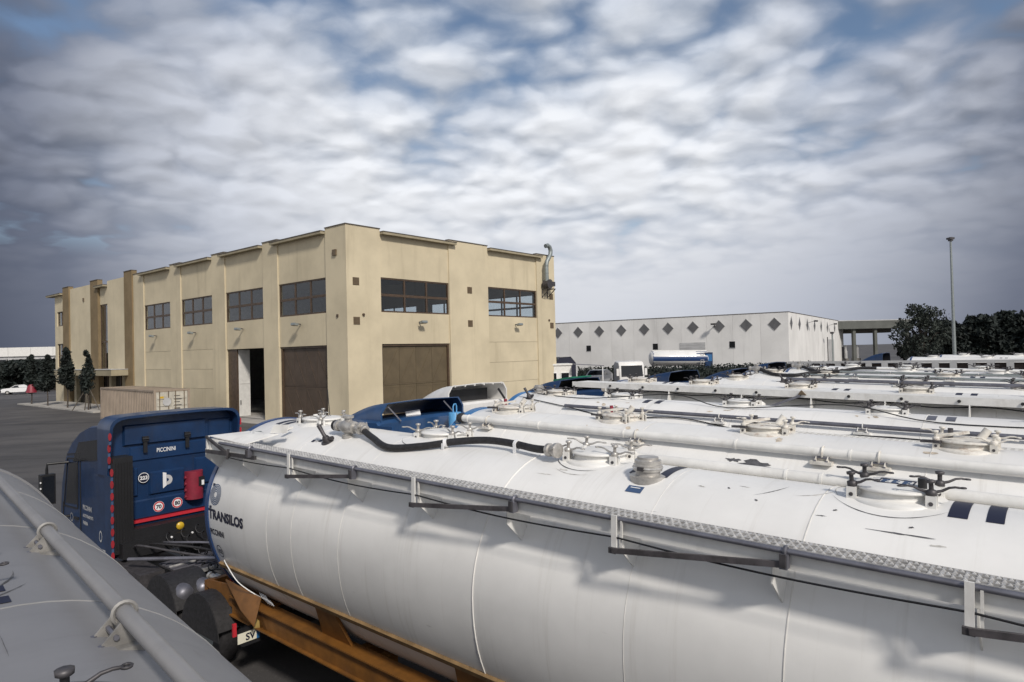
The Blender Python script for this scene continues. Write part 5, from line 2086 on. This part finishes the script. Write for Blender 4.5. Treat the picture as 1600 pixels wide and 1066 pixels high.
for i in range(11):
    diamond('L', 1.87 + 3.955 * i, 7.75, 0.86, 0.90)
for s_ in (1.95, 8.2, 14.7, 21.5, 28.2, 35.3, 44.5, 53.0):
    diamond('R', s_, 7.9, 0.86, 0.95)
for s_ in (31.6, 19.85, 7.9):
    b = MB()
    b.b6(-0.02, 0.0, s_ - 0.42, s_ + 0.42, 4.5, 5.45, 'glass_dark')
    o = b.build('window', wh)
    b = MB()
    b.b6(-0.05, 0.0, s_ - 0.48, s_ + 0.48, 4.42, 4.498, 'pale_grey')
    b.build('sill', o)
b = MB()
b.b6(-0.03, 0.0, 11.9, 15.9, 0.0, 5.45, 'pale_grey')
o = b.build('loading_door', wh)
b = MB()
for k in range(12):
    b.b6(-0.05, -0.03, 11.95, 15.85, 0.3 + k * 0.43, 0.5 + k * 0.43, 'pale_grey')
b.build('door_slats', o)
b = MB()
b.b6(36.0, 42.8, -0.05, 0.0, 0.0, 5.6, 'pale_grey')
b.b6(34.6, 35.4, -0.06, 0.0, 0.0, 6.0, 'dark_metal')
b.build('side_door', wh)
b = MB()
b.cyl((30.2, -1.5, 0), (30.2, -1.5, 6.6), 0.13, 'mast', n=8)
b.box((30.0, -1.5, 6.7), (0.9, 0.5, 0.35), 'dark_metal')
b.build('vent_pipe', wh)
for s_ in (15.5, 37.0):
    b = MB()
    b.bar((s_, 0, 8.2), (s_, -1.1, 8.5), 0.1, 0.1, 'pale_grey')
    b.box((s_, -1.2, 8.45), (0.6, 0.5, 0.25), 'dark_metal')
    b.build('wall_lamp', wh)
b = MB()
b.bar((-0.01, 10.3, 7.9), (-0.9, 10.3, 8.15), 0.1, 0.1, 'pale_grey')
b.box((-1.0, 10.3, 8.1), (0.5, 0.7, 0.25), 'dark_metal')
b.build('wall_lamp', wh)

# ------------------------------------------------------------------ open sided shed to the right
sh = thing('open_shed', 'open sided shed with a flat grey roof on columns, right of the white warehouse', 'shed', (72.0, 136.0, 0), 8)
mat('shed_fascia', (0.11, 0.115, 0.105), 0.7, var=0.12, vscale=0.4)
b = MB()
b.b6(-6.0, 11.5, 0, 26, 7.7, 9.4, 'shed_fascia')
b.build('roof', sh)
b = MB()
b.b6(-6.05, 11.55, -0.05, 0.0, 9.3, 9.46, 'pale_grey')
b.build('roof_edge', sh)
for x, y in ((-1.6, 0.8), (3.2, 0.8), (-2.6, 24), (3.6, 24), (10.5, 0.8), (10.5, 24)):
    b = MB()
    b.b6(x - 0.3, x + 0.3, y - 0.3, y + 0.3, 0, 7.7, 'shed_fascia')
    b.build('column', sh)
b = MB()
b.b6(-6, 11.5, 25.6, 26, 0, 6.2, 'shed_fascia')
b.build('back_wall', sh)
b = MB()
b.b6(-6, 11.5, 25.6, 26, 6.6, 7.7, 'interior')
b.build('back_wall', sh)
b = MB()
b.b6(-5.5, 11, 6, 9, 6.9, 7.68, 'interior')
b.build('beam', sh)
for k in range(6):
    b = MB()
    b.lathe([(0.35, 0), (0.35, 1.5 + 0.3 * (k % 3)), (0.2, 1.9 + 0.3 * (k % 3)), (0.2, 2.4 + 0.3 * (k % 2))], (-5.0 + k * 1.35, 3.5 + (k % 2), 1.6), ('dark_metal', 'pale_grey')[k % 2], 10)
    b.b6(-5.4 + k * 1.35, -4.6 + k * 1.35, 3 + (k % 2), 4 + (k % 2), 0, 1.6, 'interior')
    o = b.build('fuel_pump', None)
    o.matrix_world = Matrix.Translation((72, 136, 0)) @ Matrix.Rotation(R_(8), 4, 'Z')
    tag(o, ('leftmost dark upright machine under the open shed', 'pale upright machine next to the leftmost dark one under the shed', 'middle dark upright machine under the open shed', 'pale upright machine right of the middle dark one under the shed', 'rightmost dark upright machine under the open shed', 'rightmost pale upright machine under the open shed')[k], 'machine', 'machines under the open shed')

# ------------------------------------------------------------------ light mast
ms = thing('light_mast', 'tall grey light mast standing alone behind the trailers', 'mast', (58.6, 88, 0))
b = MB()
b.cyl((0, 0, 0), (0, 0, 18.2), 0.24, 'mast', 0.12, 12)
b.build('pole', ms)
b = MB()
b.cyl((0, 0, 18.0), (0, 0, 18.25), 0.30, 'dark_metal', n=10)
b.build('head_frame', ms)
for a in range(3):
    b = MB()
    b.box((0.28 * math.cos(a * 2.1), 0.28 * math.sin(a * 2.1), 18.35), (0.34, 0.34, 0.24), 'dark_metal')
    b.build('floodlight', ms)

# ------------------------------------------------------------------ pale post fence behind the row and things there
fr0, fr1 = spot(-1.0, 29.5, 0), spot(14.0, 29.5, 0)
fr0.z = fr1.z = 0
fe = thing('post_fence', 'pale post fence with dark boards behind the last close trailer', 'fence', fr0, YAW_T)
b = MB()
b.b6(0, 15, 0.0, 0.12, 3.74, 3.85, 'pale_grey')
b.build('top_rail', fe)
b = MB()
b.b6(0, 15, 0.14, 0.2, 0, 3.72, 'timber_dark')
b.build('board_panel', fe)
n_ = 22
for k in range(n_):
    b = MB()
    x = 15 * (k + 0.5) / n_
    b.b6(x - 0.13, x + 0.13, 0.0, 0.13, 0, 3.738, 'pale_grey')
    b.build('post', fe)

# white tractor facing the camera in front of the hedge
wt = thing('tractor_unit', 'white lorry cab facing this way, parked before the dark hedge', 'lorry cab', (11.65, 65, 0), 187)
# local: front face looks along -Y after turning
b = MB()
sd_ = [(2.0, 0.6), (2.0, 3.25), (1.5, 3.55), (0.3, 3.45), (0.06, 3.15), (-0.12, 2.0), (-0.14, 0.5), (0.3, 0.4)]
vs, fs = [], []
ys = [-1.25, -1.12, 1.12, 1.25]
for y in ys:
    for x, z in sd_:
        vs.append((x if abs(y) < 1.2 else max(x, -0.04), y, z - (0.1 if abs(y) > 1.2 and z > 3 else 0)))
n = len(sd_)
for i in range(3):
    for k in range(n):
        fs.append((i * n + k, i * n + (k + 1) % n, (i + 1) * n + (k + 1) % n, (i + 1) * n + k))
fs += [tuple(range(n)), tuple(reversed(range(3 * n, 4 * n)))]
TURN = Matrix.Rotation(R_(-97), 4, 'Z')   # front to -Y
b.add(vs, fs, 'cab_white')
TQ = Matrix.Rotation(R_(90), 4, 'Z')


def wt_part(mb, name):
    mb.xf(Matrix.Rotation(R_(-90), 4, 'Z'))
    return mb.build(name, wt)


wt_part(b, 'cab')
b = MB()
b.prism([(-0.14, -1.08, 2.02), (-0.14, 1.08, 2.02), (0.02, 1.05, 3.08), (0.02, -1.05, 3.08)], (-0.02, 0, 0), 'glass_dark')
wt_part(b, 'windscreen')
b = MB()
b.prism([(0.30, -1.26, 2.05), (1.10, -1.26, 2.05), (1.10, -1.26, 2.85), (0.42, -1.26, 2.85)], (0, -0.01, 0), 'glass_dark')
b.prism([(0.30, 1.26, 2.05), (1.10, 1.26, 2.05), (1.10, 1.26, 2.85), (0.42, 1.26, 2.85)], (0, 0.01, 0), 'glass_dark')
wt_part(b, 'side_glass')
b = MB()
b.b6(-0.17, -0.14, -0.95, 0.95, 0.9, 1.75, 'black')
for k in range(7):
    b.b6(-0.185, -0.17, -0.75 + k * 0.22, -0.75 + k * 0.22 + 0.13, 1.50, 1.70, 'decal_white')
wt_part(b, 'grille')
for y in (-1.42, 1.42):
    b = MB()
    b.box((0.02, y, 2.45), (0.14, 0.24, 0.7), 'cab_white')
    b.bar((0.1, y * 0.87, 2.75), (0.02, y, 2.75), 0.05, 0.05, 'black')
    wt_part(b, 'mirror')
for y in (-0.95, 0.95):
    b = MB()
    b.b6(-0.16, -0.1, y - 0.2, y + 0.2, 0.65, 0.85, 'decal_white')
    wt_part(b, 'headlight')
b = MB()
for y in (-1.0, 1.0):
    for x in (0.7, 4.2):
        b.lathe([(0.27, -0.16), (0.5, -0.15), (0.51, 0), (0.5, 0.15), (0.27, 0.16)], (x, y, 0.51), 'rubber', 18, (0, 1, 0))
wt_part(b, 'wheels') if False else None
for y in (-1.0, 1.0):
    for x in (0.7, 4.2):
        b = MB()
        b.lathe([(0.27, -0.16), (0.5, -0.15), (0.51, 0), (0.5, 0.15), (0.27, 0.16)], (x, y, 0.51), 'rubber', 18, (0, 1, 0))
        wt_part(b, 'wheel')
b = MB()
b.b6(0.5, 5.4, -0.4, 0.4, 0.6, 0.95, 'black')
wt_part(b, 'frame_rail')

# blue and white tanker in front of the warehouse
tk = thing('tanker_trailer', 'white tanker with a wide blue band, standing behind the hedge before the warehouse', 'tanker', (17.2, 82, 0.75), -3, None, 1.2)
b = MB()
n = 28


def tkp(d, a, off=0.0):
    return Vector((d, (1.2 + off) * sinD(a), 2.72 + (0.92 + off) * cosD(a)))


def tk_strip(d0, d1, a0, a1, m, off=0.0, smooth=True):
    q = MB()
    k = 14
    vs = []
    for i in range(k + 1):
        a = a0 + (a1 - a0) * i / k
        vs += [tkp(d0, a, off), tkp(d1, a, off)]
    q.add(vs, [(2 * i, 2 * i + 1, 2 * i + 3, 2 * i + 2) for i in range(k)], m, smooth)
    return q


ring = [tkp(0, 360 * j / n) for j in range(n)]
vs = []
for d, q in ((-0.35, 0.55), (-0.2, 0.85), (0, 1), (6.5, 1), (6.7, 0.85), (6.8, 0.5)):
    for j in range(n):
        p_ = tkp(d, 360 * j / n)
        vs.append((d, p_.y * q, 2.72 + (p_.z - 2.72) * q))
fs = [(i * n + j, i * n + (j + 1) % n, (i + 1) * n + (j + 1) % n, (i + 1) * n + j) for i in range(5) for j in range(n)]
fs += [tuple(range(n)), tuple(reversed(range(5 * n, 6 * n)))]
b.add(vs, fs, 'tank_white', True)
sh_ = b.build('tank_shell', tk)
tk_strip(0.0, 6.5, -75, -110, 'ring_blue', 0.006).build('blue_band', sh_, fix=False)
tk_strip(5.2, 6.52, -180, 180, 'ring_blue', 0.010).build('blue_band', sh_, fix=False)
tk_strip(-0.05, 0.08, -180, 180, 'ring_blue', 0.010).build('blue_band', sh_, fix=False)
b = MB()
b.b6(-0.1, 6.6, -0.25, 0.25, 3.62, 3.72, 'white_paint')
b.build('top_walkway', tk)
b = MB()
for y in (-0.75, -0.35):
    b.bar((6.0, -1.25, 1.9), (6.05, -1.0, 3.6), 0.05, 0.05, 'pale_grey')
b.bar((5.65, -1.25, 1.9), (5.70, -1.0, 3.6), 0.05, 0.05, 'pale_grey')
for k in range(6):
    z = 2.0 + 0.28 * k
    b.bar((5.65, -1.24 + 0.025 * k, z), (6.05, -1.24 + 0.025 * k, z), 0.04, 0.04, 'pale_grey')
b.build('ladder', tk)
b = MB()
b.b6(6.2, 7.1, -1.1, 1.1, 1.5, 3.45, 'cab_blue')
b.b6(6.3, 7.0, -1.115, -1.1, 2.4, 3.2, 'cab_light_blue')
b.build('rear_cabinet', tk)
b = MB()
b.b6(0, 6.8, -0.5, 0.5, 1.0, 1.5, 'dark_metal')
b.build('frame_beam', tk)
for x in (4.0, 5.3, 6.4):
    for y in (-1.0, 1.0):
        wheel(tk, x, y, 0.52, y > 0)

# site cabin with an awning, left behind the trailers
cbn = thing('site_cabin', 'small white site cabin with windows and a thin awning, at the tan building corner', 'cabin', (4.1, 61, 0), 4)
b = MB()
b.b6(-1.6, 1.3, 0, 2.4, 0.3, 3.35, 'white_paint')
b.build('wall', cbn)
b = MB()
b.b6(-1.7, 1.4, -0.1, 2.5, 3.35, 3.50, 'white_paint')
b.build('roof', cbn)
for x0, x1 in ((-0.75, -0.1), (0.35, 1.05)):
    b = MB()
    b.b6(x0, x1, -0.03, 0.0, 1.55, 2.65, 'glass_dark')
    o = b.build('window', cbn)
    b = MB()
    for q in ((x0 - 0.07, x0), (x1, x1 + 0.07)):
        b.b6(q[0], q[1], -0.05, 0.0, 1.5, 2.7, 'decal_white')
    b.b6(x0, x1, -0.05, 0.0, 2.65, 2.72, 'decal_white')
    b.build('frame', o)
b = MB()
b.prism([(1.42, -1.2, 3.42), (4.1, -1.2, 3.22), (4.1, 1.2, 3.22), (1.42, 1.2, 3.42)], (0, 0, 0.06), 'rail_grey')
b.build('awning', cbn)
b = MB()
b.cyl((3.98, -1.1, 0), (3.98, -1.1, 3.2), 0.05, 'decal_white', n=8)
b.build('awning_post', cbn)
sp = thing('spiky_plant', 'dark spiky plant rising behind the site cabin roof', 'plant', (4.15, 64.5, 0), 0)
b = MB()
b.cyl((0, 0, 0), (0, 0, 3.6), 0.10, 'bark', n=8)
b.build('trunk', sp)
b = MB()
for k in range(26):
    a = k * 2.4
    e = 0.5 + 0.4 * ((k * 37) % 10) / 10
    q0 = Vector((0, 0, 3.5))
    q1 = q0 + Vector((math.cos(a) * 0.35 * (1 - e * 0.6), math.sin(a) * 0.35, e * 0.75))
    b.bar(q0, q1 * 1.0, 0.07, 0.02, 'leaf_dark')
b.build('leaves', sp)
dl = thing('covered_load', 'dark blue covered load showing above the site cabin roof', 'load', (5.3, 66, 0), 5)
b = MB()
b.prism([(-1.0, 0, 0), (1.0, 0, 0), (1.0, 0, 3.5), (0.5, 0, 4.1), (-0.6, 0, 4.05), (-1.0, 0, 3.5)], (0, 2.5, 0), 'decal_navy')
b.build('cover', dl)
b = MB()
b.bar((-0.6, -0.02, 4.07), (0.5, -0.02, 4.12), 0.06, 0.06, 'pale_grey')
b.bar((0.5, -0.02, 4.12), (1.0, -0.02, 3.5), 0.06, 0.06, 'pale_grey')
b.build('cover_edge', dl)


# ------------------------------------------------------------------ cars
def car(label, loc, rz, m):
    r = thing('parked_car', label, 'car', loc, rz, 'parked cars')
    body = [(-2.1, 0.35), (-2.12, 0.75), (-1.95, 0.92), (-1.0, 1.0), (-0.35, 1.44), (0.9, 1.48), (1.75, 1.12), (2.05, 1.0), (2.1, 0.4)]
    b = MB()
    ys = [(-0.86, 0.86), (-0.80, 1.0), (0.80, 1.0), (0.86, 0.86)]
    n = len(body)
    vs = []
    for y, q in ys:
        for x, z in body:
            yy = y * (0.82 if z > 1.2 else 1)
            vs.append((x * (0.985 if q < 1 else 1), yy, z))
    fs = [(i * n + k, i * n + (k + 1) % n, (i + 1) * n + (k + 1) % n, (i + 1) * n + k) for i in range(3) for k in range(n)]
    fs += [tuple(range(n)), tuple(reversed(range(3 * n, 4 * n)))]
    b.add(vs, fs, m)
    b.build('body', r)
    for s_ in (-1, 1):
        b = MB()
        y = s_ * 0.80
        b.prism([(-0.85, y * 1.07, 1.02), (-0.32, y * 0.90, 1.38), (0.85, y * 0.90, 1.41), (1.45, y * 1.07, 1.05)], (0, s_ * 0.012, 0), 'glass_dark')
        b.build('side_glass', r)
        for x in (-1.3, 1.3):
            b = MB()
            b.lathe([(0.18, -0.09), (0.30, -0.10), (0.32, 0), (0.30, 0.10), (0.18, 0.09)], (x, s_ * 0.78, 0.31), 'rubber', 16, (0, 1, 0))
            o = b.build('wheel', r)
            b = MB()
            b.lathe([(0.19, 0), (0.17, 0.02), (0.0, 0.03)], (x, s_ * 0.86, 0.31), 'steel', 12, (0, s_, 0))
            b.build('rim', o)
        b = MB()
        b.b6(2.06, 2.12, s_ * 0.62 - 0.14, s_ * 0.62 + 0.14, 0.78, 0.95, 'red')
        b.build('tail_light', r)
        b = MB()
        b.b6(-2.15, -2.06, s_ * 0.6 - 0.18, s_ * 0.6 + 0.18, 0.66, 0.80, 'decal_white')
        b.build('headlight', r)
    b = MB()
    b.prism([(-0.98, -0.70, 1.03), (-0.98, 0.70, 1.03), (-0.38, 0.62, 1.42), (-0.38, -0.62, 1.42)], (-0.012, 0, 0.012), 'glass_dark')
    b.build('windscreen', r)
    b = MB()
    b.prism([(0.95, -0.62, 1.46), (0.95, 0.62, 1.46), (1.72, 0.70, 1.15), (1.72, -0.70, 1.15)], (0.012, 0, 0.012), 'glass_dark')
    b.build('rear_window', r)
    return r


car('small white car parked before the dark trees at far left', (-77.2, 103.8, 0), 200 - 180 + 2, 'car_white')
cg = car('grey car whose windscreen shows between the green sheeted cab and the hedge', (8.0, 62.5, 0), 65, 'car_grey')
cg.location.z = 1.35
mb = MB()
mb.b6(-1.9, 2.0, -3, 2.2, 0.004, 1.35, 'concrete')
o_ = mb.build('raised_parking')
o_.location = (8.0, 63.0, 0)
tag(o_, kind='structure')

# ------------------------------------------------------------------ shipping container by the wall
ct = thing('shipping_container', 'long rusty beige shipping container with pale end doors by the tan wall', 'container', (-34.06, 54.78, 0.02), -43)
CL, CWd, CH = 12.19, 2.44, 2.59
b = MB()
for y in (0, CWd):
    pts = []
    n = 34
    w_ = (CL - 0.3) / n
    s_ = 1 if y == 0 else -1
    for i in range(n):
        x = 0.15 + i * w_
        pts += [(x, y + s_ * 0.015), (x + w_ * 0.42, y + s_ * 0.015), (x + w_ * 0.52, y + s_ * 0.115), (x + w_ * 0.88, y + s_ * 0.115)]
    pts.append((CL - 0.15, y + s_ * 0.015))
    vs = [(px_, py_, 0.15) for px_, py_ in pts] + [(px_, py_, CH - 0.12) for px_, py_ in pts]
    k = len(pts)
    b = MB()
    b.add(vs, [(i, i + 1, i + 1 + k, i + k) for i in range(k - 1)], 'container')
    b.build('side_wall', ct, fix=False)
b = MB()
for y in (0.0, CWd - 0.12):
    b.b6(0.15, CL - 0.15, y, y + 0.12, 0.0, 0.15, 'container')
    b.b6(0.15, CL - 0.15, y, y + 0.10, CH - 0.12, CH, 'container')
for x in (0.0, CL - 0.15):
    for y in (0, CWd - 0.15):
        b.b6(x, x + 0.15, y, y + 0.15, 0, CH + 0.01, 'container')
    b.b6(x + 0.02, x + 0.13, 0.15, CWd - 0.15, CH - 0.13, CH - 0.005, 'container')
    b.b6(x + 0.02, x + 0.13, 0.15, CWd - 0.15, 0, 0.14, 'container')
b.build('frame', ct)
b = MB()
for i in range(28):
    x = 0.16 + i * (CL - 0.32) / 28
    b.b6(x, x + 0.28, 0.1, CWd - 0.1, CH - 0.06, CH - (0.02 if i % 2 else 0.045), 'container')
b.build('roof', ct)
b = MB()
b.b6(0.05, 0.10, 0.15, CWd - 0.15, 0.14, CH - 0.13, 'container')
b.build('end_wall', ct)
for k, (y0, y1) in enumerate(((0.16, 1.215), (1.225, CWd - 0.16))):
    b = MB()
    b.b6(CL - 0.09, CL - 0.04, y0, y1, 0.16, CH - 0.14, 'container_door')
    for z in (0.45, 0.95, 1.45, 1.95):
        b.b6(CL - 0.04, CL + 0.0, y0 + 0.06, y1 - 0.06, z, z + 0.24, 'container_door')
    dr = b.build('door', ct)
    for y in (y0 + 0.22, y1 - 0.24):
        b = MB()
        b.cyl((CL + 0.01, y, 0.1), (CL + 0.01, y, CH - 0.08), 0.03, 'vent_brown', n=8)
        b.b6(CL - 0.02, CL + 0.03, y - 0.05, y + 0.05, 1.05, 1.12, 'dark_metal')
        b.b6(CL + 0.0, CL + 0.03, y - 0.02, y + 0.24, 1.0, 1.04, 'pale_grey')
        b.build('locking_bar', dr)
b = MB()
for k in range(5):
    b.b6(CL + 0.001, CL + 0.004, 1.35, 1.75 + 0.1 * (k % 2), 2.12 - 0.22 * k, 2.17 - 0.22 * k, 'dark_metal')
b.b6(CL + 0.001, CL + 0.004, 0.35, 0.65, 2.0, 2.14, 'lamp_amber')
b.add([(CL + 0.045, 0.85 + 0.30 * math.cos(i * PI / 4 + .39), 1.75 + 0.30 * math.sin(i * PI / 4 + .39)) for i in range(8)], [tuple(range(8))], 'pale_grey')
b.build('markings', ct, fix=False)

# ------------------------------------------------------------------ far pale building on the left
fb = thing('far_building', 'long pale flat building far away behind the dark trees on the left', 'building', (-178, 215, 0), 4)
for i in range(9):
    b = MB()
    b.b6(i * 7.0, i * 7.0 + 6.9, 0, 0.4, 7.2, 10.1, 'white_paint')
    b.build('wall_panel', fb)
b = MB()
b.b6(0.2, 62.5, 0.5, 30, 0, 9.6, 'pale_grey')
b.build('wall', fb)
for i in range(9):
    b = MB()
    b.b6(i * 7.0 + 0.8, i * 7.0 + 6.0, 0.35, 0.5, 2.0, 6.2, 'glass_dark')
    b.build('window', fb)
b = MB()
b.b6(-4, 0.0, -2, 6, 0, 9.2, 'pale_grey')
b.build('annex', fb)
